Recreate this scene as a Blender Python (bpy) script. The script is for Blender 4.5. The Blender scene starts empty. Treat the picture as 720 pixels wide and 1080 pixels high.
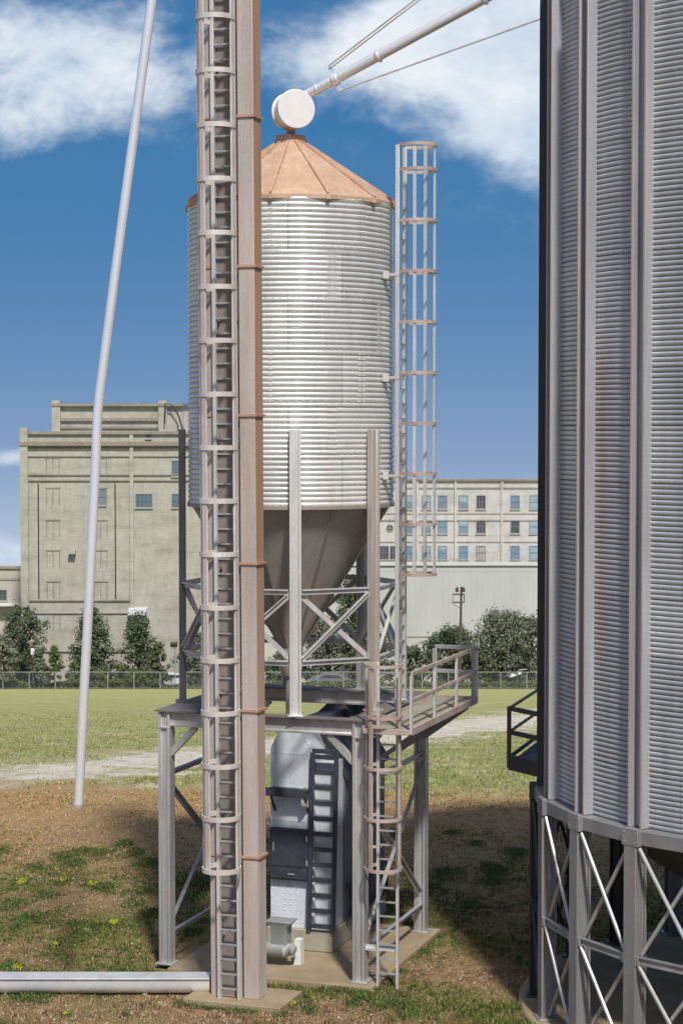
import bpy, math, random
from mathutils import Vector, Matrix, noise
R = math.radians
random.seed(7)
sc = bpy.context.scene
col = sc.collection
H = 12.2          # eye height
F = 2100.0        # focal length in photo pixels (720x1080)
ROT = R(-19.0)
U = Vector((math.cos(ROT), math.sin(ROT), 0)); V = Vector((-math.sin(ROT), math.cos(ROT), 0))

def at(px, py, Y):
    return Vector(((px-360)/F*Y, Y, H+(450-py)/F*Y))

# ------------------------------------------------------------------ objects
def tag(o, label=None, cat=None, group=None, kind=None):
    if label: o['label'] = label
    if cat: o['category'] = cat
    if group: o['group'] = group
    if kind: o['kind'] = kind
    return o
def empty(name, loc=(0,0,0), rz=0.0, label=None, cat=None, group=None):
    o = bpy.data.objects.new(name, None); col.objects.link(o)
    o.location = loc; o.rotation_euler = (0,0,rz); o.empty_display_size = .3
    return tag(o, label, cat, group)

class MB:
    def __init__(s): s.v=[]; s.f=[]
    def add(s, vs, fs):
        n=len(s.v); s.v += [tuple(v) for v in vs]; s.f += [tuple(i+n for i in f) for f in fs]
        return s
    def box(s, c, size, m=None):
        x,y,z=(d/2 for d in size); c=Vector(c)
        vs=[Vector((a*x,b*y,e*z)) for a in(-1,1) for b in(-1,1) for e in(-1,1)]
        if m: vs=[m@v for v in vs]
        vs=[v+c for v in vs]
        return s.add(vs,[(0,1,3,2),(4,6,7,5),(0,4,5,1),(2,3,7,6),(0,2,6,4),(1,5,7,3)])
    def bb(s,x0,x1,y0,y1,z0,z1):
        return s.box(((x0+x1)/2,(y0+y1)/2,(z0+z1)/2),(x1-x0,y1-y0,z1-z0))
    def frame(s,p0,p1,side):
        p0=Vector(p0);p1=Vector(p1); d=(p1-p0).normalized()
        a=Vector(side); a=(a-d*a.dot(d)); 
        if a.length<1e-5: a=Vector((1,0,.1)); a=a-d*a.dot(d)
        a.normalize(); b=d.cross(a); return p0,p1,a,b
    def profile(s,p0,p1,prof,side=(1,0,0)):
        """extrude a closed 2-D profile [(a,b)] from p0 to p1"""
        p0,p1,a,b=s.frame(p0,p1,side); n=len(prof)
        vs=[p0+a*x+b*y for x,y in prof]+[p1+a*x+b*y for x,y in prof]
        fs=[(i,(i+1)%n,n+(i+1)%n,n+i) for i in range(n)]
        fs+=[tuple(range(n-1,-1,-1)),tuple(range(n,2*n))]
        return s.add(vs,fs)
    def bar(s,p0,p1,w,h,side=(1,0,0)):
        return s.profile(p0,p1,[(-w/2,-h/2),(w/2,-h/2),(w/2,h/2),(-w/2,h/2)],side)
    def hbeam(s,p0,p1,w,d,side=(1,0,0),t=.05,g=.09):
        """w across 'side', flanges on the two sides, grooves facing +-b"""
        W=w/2;D=d/2
        return s.profile(p0,p1,[(-W,-D),(-W+t,-D),(-W+t,-D+g),(W-t,-D+g),(W-t,-D),(W,-D),
                                (W,D),(W-t,D),(W-t,D-g),(-W+t,D-g),(-W+t,D),(-W,D)],side)
    def angle(s,p0,p1,w,side=(1,0,0),t=.03):
        return s.profile(p0,p1,[(-w/2,0),(w/2,0),(w/2,w*.7),(w/2-t,w*.7),(w/2-t,t),(-w/2,t)],side)
    def cyl(s,p0,p1,r,n=12,r1=None,cap=True):
        p0,p1,a,b=s.frame(p0,p1,(.3,.2,1)); r1=r if r1 is None else r1
        vs=[p0+(a*math.cos(t)+b*math.sin(t))*r for t in (2*math.pi*i/n for i in range(n))]
        vs+=[p1+(a*math.cos(t)+b*math.sin(t))*r1 for t in (2*math.pi*i/n for i in range(n))]
        fs=[(i,(i+1)%n,n+(i+1)%n,n+i) for i in range(n)]
        if cap: fs+=[tuple(range(n-1,-1,-1)),tuple(range(n,2*n))]
        return s.add(vs,fs)
    def tube(s,pts,rs,n=10):
        pts=[Vector(p) for p in pts]; 
        if not hasattr(rs,'__len__'): rs=[rs]*len(pts)
        ref=Vector((.31,.22,.93)); vs=[]; fs=[]
        for i,p in enumerate(pts):
            d=(pts[min(i+1,len(pts)-1)]-pts[max(i-1,0)]).normalized()
            a=(Vector((1,.1,.05))-d*Vector((1,.1,.05)).dot(d)).normalized(); b=d.cross(a)
            vs+=[p+(a*math.cos(t)+b*math.sin(t))*rs[i] for t in (2*math.pi*k/n for k in range(n))]
            if i: fs+=[((i-1)*n+k,(i-1)*n+(k+1)%n,i*n+(k+1)%n,i*n+k) for k in range(n)]
        fs+=[tuple(range(n-1,-1,-1)),tuple(range((len(pts)-1)*n,len(pts)*n))]
        return s.add(vs,fs)
    def ribbon(s,pts,t,h):
        """flat bar bent along a horizontal path: thickness t, height h"""
        pts=[Vector(p) for p in pts]; vs=[];fs=[]
        for i,p in enumerate(pts):
            d=(pts[min(i+1,len(pts)-1)]-pts[max(i-1,0)]).normalized()
            nrm=Vector((-d.y,d.x,0)).normalized(); z=Vector((0,0,1))
            vs+=[p-nrm*t/2-z*h/2,p+nrm*t/2-z*h/2,p+nrm*t/2+z*h/2,p-nrm*t/2+z*h/2]
            if i: fs+=[((i-1)*4+k,(i-1)*4+(k+1)%4,i*4+(k+1)%4,i*4+k) for k in range(4)]
        m=(len(pts)-1)*4
        fs+=[(3,2,1,0),(m,m+1,m+2,m+3)]
        return s.add(vs,fs)
    def lathe(s,prof,n=96,c=(0,0),a0=0,close=False):
        vs=[];fs=[]
        for r,z in prof:
            vs+=[(c[0]+r*math.sin(a0+2*math.pi*k/n),c[1]-r*math.cos(a0+2*math.pi*k/n),z) for k in range(n)]
        for i in range(1,len(prof)):
            fs+=[((i-1)*n+k,(i-1)*n+(k+1)%n,i*n+(k+1)%n,i*n+k) for k in range(n)]
        return s.add(vs,fs)
    def dome(s,c,r,nrm=(0,-1,0),n=6):
        """rivet or bolt head"""
        nrm=Vector(nrm).normalized(); c=Vector(c)
        a=nrm.cross(Vector((0,0,1))); 
        if a.length<.01: a=Vector((1,0,0))
        a.normalize(); b=nrm.cross(a)
        vs=[c+(a*math.cos(t)+b*math.sin(t))*r for t in (2*math.pi*i/n for i in range(n))]
        vs+=[c+nrm*r*.6+(a*math.cos(t)+b*math.sin(t))*r*.6 for t in (2*math.pi*i/n for i in range(n))]
        fs=[(i,(i+1)%n,n+(i+1)%n,n+i) for i in range(n)]+[tuple(range(n,2*n))]
        return s.add(vs,fs)
    def mesh(s,name,mat,smooth=35):
        me=bpy.data.meshes.new(name); me.from_pydata(s.v,[],s.f); me.update()
        if mat: me.materials.append(mat)
        if smooth:
            me.polygons.foreach_set('use_smooth',[True]*len(me.polygons))
            me.set_sharp_from_angle(angle=R(smooth))
        return me
    def build(s,name,mat,parent=None,loc=(0,0,0),smooth=35,bevel=0,label=None):
        o=bpy.data.objects.new(name,s.mesh(name,mat,smooth)); col.objects.link(o)
        o.location=loc
        if parent: o.parent=parent
        if bevel:
            m=o.modifiers.new('bevel','BEVEL'); m.width=bevel; m.segments=2; m.limit_method='ANGLE'; m.angle_limit=R(50); m.harden_normals=False
        if label: o['label']=label
        return o
def dup(o,parent,loc,rot=None):
    c=o.copy(); col.objects.link(c); c.parent=parent; c.location=loc
    if rot: c.rotation_euler=rot
    return c
def copy_tree(o,parent=None):
    c=o.copy(); col.objects.link(c)
    if parent: c.parent=parent
    for ch in list(o.children): copy_tree(ch,c)
    return c

# ------------------------------------------------------------------ materials
def newmat(name):
    m=bpy.data.materials.new(name); m.use_nodes=True; nt=m.node_tree; nt.nodes.clear()
    out=nt.nodes.new('ShaderNodeOutputMaterial'); b=nt.nodes.new('ShaderNodeBsdfPrincipled')
    nt.links.new(b.outputs[0],out.inputs[0]); return m,nt,b
def N(nt,t,**kw):
    n=nt.nodes.new(t)
    for k,v in kw.items(): setattr(n,k,v)
    return n
def noise_node(nt,scale,detail=4,rough=.6,vec=None,stretch=None):
    n=N(nt,'ShaderNodeTexNoise'); n.inputs['Scale'].default_value=scale; n.inputs['Detail'].default_value=detail; n.inputs['Roughness'].default_value=rough
    if vec is not None:
        if stretch:
            mp=N(nt,'ShaderNodeMapping'); mp.inputs['Scale'].default_value=stretch
            nt.links.new(vec,mp.inputs[0]); nt.links.new(mp.outputs[0],n.inputs['Vector'])
        else: nt.links.new(vec,n.inputs['Vector'])
    return n
def ramp(nt,fac,stops):
    r=N(nt,'ShaderNodeValToRGB'); e=r.color_ramp.elements
    while len(e)<len(stops): e.new(.5)
    for i,(p,c) in enumerate(stops):
        e[i].position=p; e[i].color=(c[0],c[1],c[2],1) if hasattr(c,'__len__') else (c,c,c,1)
    nt.links.new(fac,r.inputs[0]); return r.outputs[0]
def mix(nt,fac,a,b,mode='MIX'):
    m=N(nt,'ShaderNodeMix',data_type='RGBA',blend_type=mode)
    if isinstance(fac,(int,float)): m.inputs[0].default_value=fac
    else: nt.links.new(fac,m.inputs[0])
    for s,v in ((6,a),(7,b)):
        if hasattr(v,'default_value') or hasattr(v,'is_output'): nt.links.new(v,m.inputs[s])
        else: m.inputs[s].default_value=(v[0],v[1],v[2],1)
    return m.outputs[2]
def math_(nt,op,a,b=None,c=None,clamp=False):
    m=N(nt,'ShaderNodeMath',operation=op); m.use_clamp=clamp
    for i,v in enumerate((a,b,c)):
        if v is None: continue
        if isinstance(v,(int,float)): m.inputs[i].default_value=v
        else: nt.links.new(v,m.inputs[i])
    return m.outputs[0]
def bump(nt,b,h,strength=.3,dist=.02):
    n=N(nt,'ShaderNodeBump'); n.inputs['Strength'].default_value=strength; n.inputs['Distance'].default_value=dist
    nt.links.new(h,n.inputs['Height']); nt.links.new(n.outputs[0],b.inputs['Normal'])

def metal(name,base,dark,rust,rust_amt=.5,metallic=.5,rough=.42,speck=0.0,streak=(3,3,.25),bumpy=.15,nscale=1.0,sk=1.0,zg=None,sheet=None,spot=None,low=None):
    """weathered metal: base/dark mottling, vertical rust streaks, fine pitting"""
    m,nt,b=newmat(name)
    g=N(nt,'ShaderNodeNewGeometry'); pos=g.outputs['Position']
    n1=noise_node(nt,.9*nscale,6,.65,pos,streak)
    n2=noise_node(nt,2.2*nscale,5,.6,pos,streak)
    n3=noise_node(nt,22,3,.7,pos)
    c=mix(nt,ramp(nt,n1.outputs[0],[(.3,0),(.72,1)]),base,dark)
    if zg:
        sz=N(nt,'ShaderNodeSeparateXYZ'); nt.links.new(pos,sz.inputs[0]); c=mix(nt,ramp(nt,math_(nt,'MULTIPLY_ADD',sz.outputs[2],1/7,-2.5/7),[(0,0),(1,1)]),zg,c)
    if sheet:
        tc=N(nt,'ShaderNodeTexCoord'); so_=N(nt,'ShaderNodeSeparateXYZ'); nt.links.new(tc.outputs['Object'],so_.inputs[0])
        an=math_(nt,'MULTIPLY',math_(nt,'ARCTAN2',so_.outputs[0],so_.outputs[1]),sheet[0])
        cb=N(nt,'ShaderNodeCombineXYZ'); nt.links.new(an,cb.inputs[0]); nt.links.new(math_(nt,'SUBTRACT',so_.outputs[2],sheet[1]),cb.inputs[1])
        br=N(nt,'ShaderNodeTexBrick'); nt.links.new(cb.outputs[0],br.inputs[0]); br.inputs['Scale'].default_value=1
        br.inputs['Color1'].default_value=(.80,.80,.81,1); br.inputs['Color2'].default_value=(1.06,1.05,1.03,1); br.inputs['Mortar'].default_value=(.55,.53,.5,1)
        br.inputs['Brick Width'].default_value=sheet[3]; br.inputs['Row Height'].default_value=sheet[2]; br.inputs['Mortar Size'].default_value=.012
        c=mix(nt,.75,c,br.outputs[0],'MULTIPLY')
        nz=noise_node(nt,1.0,7,.7,cb.outputs[0],(.9,.12,1)); c=mix(nt,1.0,c,ramp(nt,nz.outputs[0],[(.3,.80),(.55,1.0),(.8,1.06)]),'MULTIPLY')
    if low:
        sl=N(nt,'ShaderNodeSeparateXYZ'); nt.links.new(pos,sl.inputs[0]); c=mix(nt,math_(nt,'MULTIPLY',ramp(nt,math_(nt,'MULTIPLY_ADD',sl.outputs[2],-1/3.2,10.3/3.2),[(0,0),(1,.85)]),n1.outputs[0]),c,low)
    rf=ramp(nt,n2.outputs[0],[(.62-.26*rust_amt,0),(.82-.2*rust_amt,1)])
    rf2=math_(nt,'MULTIPLY',rf,ramp(nt,n3.outputs[0],[(.3,.35),(.65,1)]))
    rf3=math_(nt,'MULTIPLY',rf2,min(1,.35+rust_amt*.65))
    if spot:
        ss=N(nt,'ShaderNodeSeparateXYZ'); nt.links.new(pos,ss.inputs[0])
        for (xx,wx,z_0,z_1,am) in spot:
            dx=math_(nt,'ABSOLUTE',math_(nt,'SUBTRACT',ss.outputs[0],xx)); mx=math_(nt,'MULTIPLY_ADD',dx,-1/wx,1.0,clamp=True)
            dz=math_(nt,'ABSOLUTE',math_(nt,'SUBTRACT',ss.outputs[2],(z_0+z_1)/2)); mz=math_(nt,'MULTIPLY_ADD',dz,-2/(z_1-z_0),1.0,clamp=True)
            mz=math_(nt,'MINIMUM',math_(nt,'MULTIPLY',mz,3),1.0)
            rf3=math_(nt,'MAXIMUM',rf3,math_(nt,'MULTIPLY',math_(nt,'MULTIPLY',mx,mz),math_(nt,'MULTIPLY',ramp(nt,n3.outputs[0],[(.3,.4),(.6,1)]),am)))
    c=mix(nt,rf3,c,rust)
    sp=ramp(nt,n3.outputs[0],[(.25,1-.18*sk),(.6,1.0),(.8,1+.08*sk)])
    c=mix(nt,1.0,c,sp,'MULTIPLY')
    nt.links.new(c,b.inputs['Base Color'])
    mt=math_(nt,'MULTIPLY',math_(nt,'SUBTRACT',1.0,rf3),metallic); nt.links.new(mt,b.inputs['Metallic'])
    rr=math_(nt,'ADD',math_(nt,'MULTIPLY',rf3,.3),math_(nt,'MULTIPLY_ADD',n1.outputs[0],.2,rough-.1)); nt.links.new(rr,b.inputs['Roughness'])
    bump(nt,b,n3.outputs[0],bumpy,.01)
    return m
def plain(name,c1,c2,scale=3,rough=.8,metallic=0,bumpy=.2,fine=30,bd=.02):
    m,nt,b=newmat(name); g=N(nt,'ShaderNodeNewGeometry'); pos=g.outputs['Position']
    n1=noise_node(nt,scale,6,.65,pos); n2=noise_node(nt,fine,3,.7,pos)
    c=mix(nt,ramp(nt,n1.outputs[0],[(.32,0),(.68,1)]),c1,c2)
    c=mix(nt,1.0,c,ramp(nt,n2.outputs[0],[(.25,.78),(.7,1.1)]),'MULTIPLY')
    nt.links.new(c,b.inputs['Base Color']); b.inputs['Roughness'].default_value=rough; b.inputs['Metallic'].default_value=metallic
    bump(nt,b,n2.outputs[0],bumpy,bd)
    return m
RUST=(.36,.19,.12)
M={}
M['galv']=metal('galvanised_sheet',(.88,.88,.87),(.74,.735,.72),(.62,.47,.38),.22,.35,.36,sheet=(2.34,0.0,1.132,2.45))
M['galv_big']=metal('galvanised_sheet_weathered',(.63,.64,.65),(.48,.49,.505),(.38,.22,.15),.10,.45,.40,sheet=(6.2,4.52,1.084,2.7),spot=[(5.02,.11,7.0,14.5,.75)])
M['pipe']=metal('bright_pipe',(.92,.92,.93),(.80,.80,.82),(.6,.5,.43),.08,.45,.27,bumpy=.0,sk=.2)
M['stiff']=metal('stiffener_steel',(.50,.51,.54),(.34,.345,.37),(.40,.26,.18),.3,.3,.42,streak=(3,3,.3))
M['edge']=metal('tan_rusty_edge',(.60,.50,.42),(.44,.33,.26),(.40,.22,.13),.5,.15,.5,streak=(2,2,.3))
M['duct']=metal('grey_duct',(.38,.40,.39),(.28,.29,.28),(.25,.18,.13),.4,.2,.55)
M['drum']=metal('drum_plate',(.90,.88,.86),(.80,.76,.73),(.66,.50,.42),.25,.2,.4,bumpy=.05,sk=.4,streak=(2,2,2))
M['steel']=metal('weathered_steel',(.60,.60,.595),(.36,.35,.34),RUST,.42,.45,.4,streak=(2.5,2.5,.5))
M['steel_rusty']=metal('rust_streaked_steel',(.62,.585,.555),(.42,.37,.335),(.40,.23,.16),.5,.3,.45,streak=(4,4,.3))
M['deck']=metal('dark_deck_plate',(.22,.20,.19),(.13,.12,.115),(.22,.14,.10),.5,.2,.7,streak=(1.5,1.5,1))
M['steel_light']=metal('pale_steel',(.80,.79,.775),(.54,.52,.50),(.42,.26,.18),.36,.35,.4,streak=(2.5,2.5,.6))
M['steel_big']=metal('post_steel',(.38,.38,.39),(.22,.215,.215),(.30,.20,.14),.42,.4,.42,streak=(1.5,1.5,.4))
M['brown_edge']=metal('rusty_steel',(.46,.36,.31),(.35,.25,.2),(.36,.17,.10),.55,.2,.6,streak=(2,2,.5))
M['hoop']=metal('rusty_hoop',(.60,.53,.48),(.42,.32,.26),(.36,.18,.11),.6,.2,.55,streak=(1,1,1))
M['hoop_pale']=metal('pale_rusty_hoop',(.76,.72,.68),(.52,.45,.41),(.42,.25,.17),.5,.15,.5,streak=(2,2,.6))
M['casing']=metal('casing_paint',(.64,.58,.54),(.40,.35,.325),(.42,.26,.19),.66,.28,.46,streak=(2,2,.22),bumpy=.35)
M['casing_shade']=metal('shaded_casing_recess',(.33,.29,.27),(.19,.17,.16),(.32,.18,.12),.45,.15,.6,streak=(2,2,.3))  # casing colour darkened to stand for shade in the recess
M['casing_side']=metal('rusty_casing_side',(.50,.30,.185),(.40,.235,.145),(.38,.19,.11),.6,.08,.7,streak=(2,2,.2),bumpy=.35,zg=(.55,.48,.44))  # rust, plus a darker tone painted for the dim side face
M['seam']=metal('rusty_flange',(.5,.3,.2),(.42,.24,.16),(.40,.2,.12),.7,.1,.7,streak=(1,1,1),bumpy=.0,sk=.3)
M['roof']=metal('rusty_roof',(.64,.45,.32),(.48,.30,.20),(.38,.20,.12),.6,.12,.6,streak=(2.2,2.2,.7),bumpy=.3)
M['cone']=metal('hopper_cone',(.42,.40,.38),(.31,.29,.27),(.27,.17,.12),.5,.15,.55,streak=(1.6,1.6,.3),bumpy=.4,low=(.22,.12,.08))
M['cone_seam']=metal('cone_seam',(.42,.37,.33),(.32,.28,.25),(.28,.17,.12),.5,.3,.5)
M['dark_post']=metal('dark_weathered_steel',(.16,.155,.16),(.09,.085,.085),(.2,.12,.08),.35,.2,.5,streak=(3,3,.4))
M['dark']=metal('dark_steel',(.075,.07,.07),(.045,.042,.042),(.12,.07,.05),.3,.2,.55)
M['black']=plain('black_paint',(.03,.035,.047),(.055,.062,.08),4,.5,.1,.2)
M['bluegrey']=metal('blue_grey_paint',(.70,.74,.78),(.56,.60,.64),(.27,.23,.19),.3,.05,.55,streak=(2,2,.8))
M['bluegrey_dark']=metal('dark_blue_grey_paint',(.20,.22,.25),(.12,.13,.15),(.14,.11,.09),.4,.1,.55)  # much darker blue grey with brown blotches
M['concrete']=plain('concrete',(.42,.39,.31),(.32,.29,.22),1.5,.9,0,.5)
M['pad']=plain('concrete_pad',(.37,.29,.18),(.25,.19,.115),.8,.95,0,.6)
M['white']=plain('white_paint',(.78,.78,.76),(.7,.7,.68),3,.5)
M['red']=plain('red_paint',(.45,.04,.03),(.35,.03,.02),3,.5)
M['glassy']=plain('window_glass',(.08,.14,.19),(.13,.20,.26),.5,.15)
M['glass_blue']=plain('blue_window_glass',(.22,.30,.36),(.15,.22,.29),.4,.3)
M['glass_pale']=plain('pale_window_glass',(.34,.41,.45),(.25,.32,.37),.8,.35)
M['glass_blue2']=plain('grey_window_glass',(.14,.19,.23),(.22,.28,.32),1.2,.25)
M['glass_dark']=plain('dark_window_glass',(.05,.06,.07),(.10,.10,.10),.6,.2)
M['wframe']=plain('window_frame',(.20,.21,.22),(.15,.16,.17),2,.6)
M['wframe_light']=plain('stone_sill',(.44,.41,.35),(.38,.35,.30),2,.8)
M['shed']=None
def brick(name,c1,c2,mort,scale=1.0,stain=(.22,.19,.14)):
    m,nt,b=newmat(name); tc=N(nt,'ShaderNodeNewGeometry')
    sep=N(nt,'ShaderNodeSeparateXYZ'); nt.links.new(tc.outputs['Position'],sep.inputs[0])
    s=math_(nt,'ADD',sep.outputs[0],sep.outputs[1])
    cmb=N(nt,'ShaderNodeCombineXYZ'); nt.links.new(s,cmb.inputs[0]); nt.links.new(sep.outputs[2],cmb.inputs[1])
    br=N(nt,'ShaderNodeTexBrick'); nt.links.new(cmb.outputs[0],br.inputs[0])
    br.inputs['Color1'].default_value=(*c1,1); br.inputs['Color2'].default_value=(*c2,1); br.inputs['Mortar'].default_value=(*mort,1)
    br.inputs['Scale'].default_value=scale; br.inputs['Brick Width'].default_value=.62; br.inputs['Row Height'].default_value=.21; br.inputs['Mortar Size'].default_value=.03
    n=noise_node(nt,.18,8,.72,cmb.outputs[0]); n2=noise_node(nt,1.6,5,.7,cmb.outputs[0],(1,.35,1)); n3=noise_node(nt,.5,6,.7,cmb.outputs[0],(.35,1.6,1))
    c=mix(nt,ramp(nt,n.outputs[0],[(.38,0),(.75,.65)]),br.outputs[0],stain)
    c=mix(nt,1.0,c,ramp(nt,n2.outputs[0],[(.3,.82),(.68,1.08)]),'MULTIPLY')
    c=mix(nt,1.0,c,ramp(nt,n3.outputs[0],[(.36,.82),(.5,1.0),(.8,1.04)]),'MULTIPLY')
    nt.links.new(c,b.inputs['Base Color']); b.inputs['Roughness'].default_value=.95
    bump(nt,b,br.outputs[1],.3,.03)
    return m
M['brick']=brick('old_tan_brick',(.47,.452,.385),(.425,.405,.345),(.40,.385,.325),stain=(.34,.325,.27))  # paled and greyed, distance haze put into the wall colour
M['brick_dark']=brick('brick_line',(.33,.31,.26),(.295,.275,.23),(.27,.25,.21))
M['brick_cornice']=brick('brown_cornice',(.38,.32,.26),(.34,.285,.23),(.17,.13,.10))
M['brick_pale']=brick('pale_brick',(.56,.54,.50),(.52,.50,.46),(.49,.47,.435),stain=(.46,.44,.40))  # low contrast greyed tones, haze painted in as well
M['brick_line']=brick('pale_brick_line',(.38,.35,.295),(.34,.31,.26),(.31,.285,.235))
def cladding(name,c,cd):
    m,nt,b=newmat(name); g=N(nt,'ShaderNodeNewGeometry')
    w=N(nt,'ShaderNodeTexWave',wave_type='BANDS',bands_direction='X'); w.inputs['Scale'].default_value=.5; w.inputs['Distortion'].default_value=0
    nt.links.new(g.outputs['Position'],w.inputs[0])
    n=noise_node(nt,.25,5,.6,g.outputs['Position'],(1,1,.3))
    cc=mix(nt,ramp(nt,w.outputs[1],[(.15,0),(.9,1)]),cd,c)
    cc=mix(nt,1.0,cc,ramp(nt,n.outputs[0],[(.3,.88),(.7,1.05)]),'MULTIPLY')
    nt.links.new(cc,b.inputs['Base Color']); b.inputs['Roughness'].default_value=.6; bump(nt,b,w.outputs[0],.2,.04)
    return m
M['shed']=cladding('profiled_cladding',(.51,.51,.49),(.495,.495,.475))
M['pale_wall']=plain('cream_wall',(.50,.46,.39),(.44,.40,.34),.4,.9)
M['wframe_pale']=plain('pale_trim',(.62,.62,.59),(.56,.56,.54),.5,.7)
M['bark']=plain('bark',(.075,.06,.045),(.05,.04,.03),3,.95,0,.6)
M['wire']=plain('fence_wire',(.40,.42,.40),(.34,.36,.34),2,.6,.3)
M['wood']=plain('pole_wood',(.11,.09,.075),(.075,.06,.05),2,.9)
def leafmat(name,a,b_,c_):
    m,nt,b=newmat(name); g=N(nt,'ShaderNodeNewGeometry')
    n=noise_node(nt,.55,3,.6,g.outputs['Position'])
    cc=mix(nt,ramp(nt,n.outputs[0],[(.38,0),(.62,1)]),a,b_)
    cc=mix(nt,ramp(nt,g.outputs['Random Per Island'],[(.0,0),(1,.8)]),cc,c_)
    nt.links.new(cc,b.inputs['Base Color']); b.inputs['Roughness'].default_value=.7
    b.inputs['Specular IOR Level'].default_value=.2
    return m
M['leaf_dark']=leafmat('dark_leaves',(.05,.07,.036),(.08,.105,.055),(.12,.15,.08))  # leaf colours lightened, bluish distance haze painted into them
M['leaf_mid']=leafmat('mid_leaves',(.06,.08,.036),(.095,.12,.055),(.12,.145,.07))
M['leaf_olive']=leafmat('olive_leaves',(.10,.115,.078),(.15,.165,.11),(.19,.205,.14))
M['leaf_bush']=leafmat('bush_leaves',(.06,.085,.025),(.09,.12,.035),(.12,.14,.05))
def attr_mat(name,rough=.9):
    m,nt,b=newmat(name); a=N(nt,'ShaderNodeVertexColor',layer_name='Col')
    nt.links.new(a.outputs[0],b.inputs['Base Color']); b.inputs['Roughness'].default_value=rough; b.inputs['Specular IOR Level'].default_value=.15
    return m

# ------------------------------------------------------------------ camera, light, sky
cam=bpy.data.cameras.new('camera'); co=bpy.data.objects.new('camera',cam); col.objects.link(co); sc.camera=co
co.location=(0,0,H); co.rotation_euler=(R(90)-math.atan(90/F),0,0)
cam.sensor_fit='VERTICAL'; cam.sensor_height=24; cam.lens=24*F/1080; cam.clip_end=6000; cam.clip_start=.5
SUN_AZ=R(168); SUN_EL=R(50)     # azimuth from +Y clockwise: behind the camera, a little to the right
sd=Vector((math.sin(SUN_AZ)*math.cos(SUN_EL),math.cos(SUN_AZ)*math.cos(SUN_EL),math.sin(SUN_EL)))
sun=bpy.data.lights.new('sun','SUN'); sun.energy=4.15; sun.angle=R(4.0); sun.color=(1,.96,.90)
so=bpy.data.objects.new('sun',sun); col.objects.link(so); so.rotation_euler=sd.to_track_quat('Z','Y').to_euler(); so.location=(0,-20,60)
w=bpy.data.worlds.new('World'); sc.world=w; w.use_nodes=True; nt=w.node_tree; nt.nodes.clear()
out=N(nt,'ShaderNodeOutputWorld'); bg=N(nt,'ShaderNodeBackground'); nt.links.new(bg.outputs[0],out.inputs[0])
sky=N(nt,'ShaderNodeTexSky',sky_type='NISHITA'); sky.sun_disc=False; sky.sun_elevation=SUN_EL; sky.sun_rotation=SUN_AZ
tc=N(nt,'ShaderNodeTexCoord'); d=tc.outputs['Generated']
sp=N(nt,'ShaderNodeSeparateXYZ'); nt.links.new(d,sp.inputs[0])
X,Y_,Z=sp.outputs
az=math_(nt,'MAXIMUM',math_(nt,'ADD',Z,.06),.012)
cv=N(nt,'ShaderNodeCombineXYZ'); nt.links.new(X,cv.inputs[0]); nt.links.new(Y_,cv.inputs[1]); nt.links.new(az,cv.inputs[2])
nt.links.new(cv.outputs[0],sky.inputs[0])
# deepen / haze by height above the valley
zz=math_(nt,'MULTIPLY_ADD',Z,1.6,.35)       # Z -0.22..0.4 -> 0..1
K=5.9
def S(r,g,b): 
    f=lambda c:(((c/255+.055)/1.055)**2.4)*1.0
    return (f(r),f(g),f(b))
grad=ramp(nt,zz,[(.0,S(214,220,230)),(.16,S(200,209,226)),(.236,S(188,203,222)),(.32,S(138,163,199)),(.388,S(110,147,189)),(.441,S(93,136,183)),(.502,S(77,129,177)),(.563,S(69,125,174)),(.617,S(56,117,170)),(.70,S(50,111,165)),(1.0,S(55,100,160))])
gK=N(nt,'ShaderNodeVectorMath',operation='SCALE'); nt.links.new(grad,gK.inputs[0]); gK.inputs['Scale'].default_value=K
blend=ramp(nt,Z,[(.18,0),(.55,1)])
warm=mix(nt,1.0,sky.outputs[0],(.93,.88,.80),'MULTIPLY'); base=mix(nt,blend,gK.outputs[0],warm)
# clouds in direction space
yp=math_(nt,'MAXIMUM',math_(nt,'ABSOLUTE',Y_),.15)
u=math_(nt,'DIVIDE',X,yp); v=math_(nt,'DIVIDE',Z,yp)
def blob(px,py,rx,ry,amp=1.0):
    a=math_(nt,'MULTIPLY',math_(nt,'SUBTRACT',u,(px-360)/F),F/rx); b=math_(nt,'MULTIPLY',math_(nt,'SUBTRACT',v,(450-py)/F),F/ry)
    r2=math_(nt,'ADD',math_(nt,'MULTIPLY',a,a),math_(nt,'MULTIPLY',b,b))
    return math_(nt,'MULTIPLY',math_(nt,'POWER',2.718,math_(nt,'MULTIPLY',r2,-1.0)),amp)
bs=[blob(75,75,150,62,1.1),blob(20,140,70,35,.45),blob(30,30,90,28,.45),blob(510,60,125,85,1.15),blob(440,30,70,50,.7),blob(560,135,55,75,1.0),blob(325,75,80,34,.62),blob(500,150,70,30,.35),
    blob(0,482,45,10,.9),blob(-10,592,80,22,1.15),blob(620,30,90,90,.8)]
tot=bs[0]
for b_ in bs[1:]: tot=math_(nt,'ADD',tot,b_)
cw=N(nt,'ShaderNodeCombineXYZ'); nt.links.new(u,cw.inputs[0]); nt.links.new(math_(nt,'MULTIPLY',v,1.5),cw.inputs[1]); nt.links.new(math_(nt,'MULTIPLY',Y_,.4),cw.inputs[2])
cn=noise_node(nt,17,9,.62,cw.outputs[0]); cn.inputs['Distortion'].default_value=.15
big=noise_node(nt,3.0,5,.6,d)
elsewhere=math_(nt,'MULTIPLY',ramp(nt,big.outputs[0],[(.5,0),(.68,1)]),ramp(nt,Z,[(.22,0),(.3,.8)]))
tot=math_(nt,'ADD',tot,elsewhere)
dens=math_(nt,'MULTIPLY_ADD',cn.outputs[0],2.0,-1.08)
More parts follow.
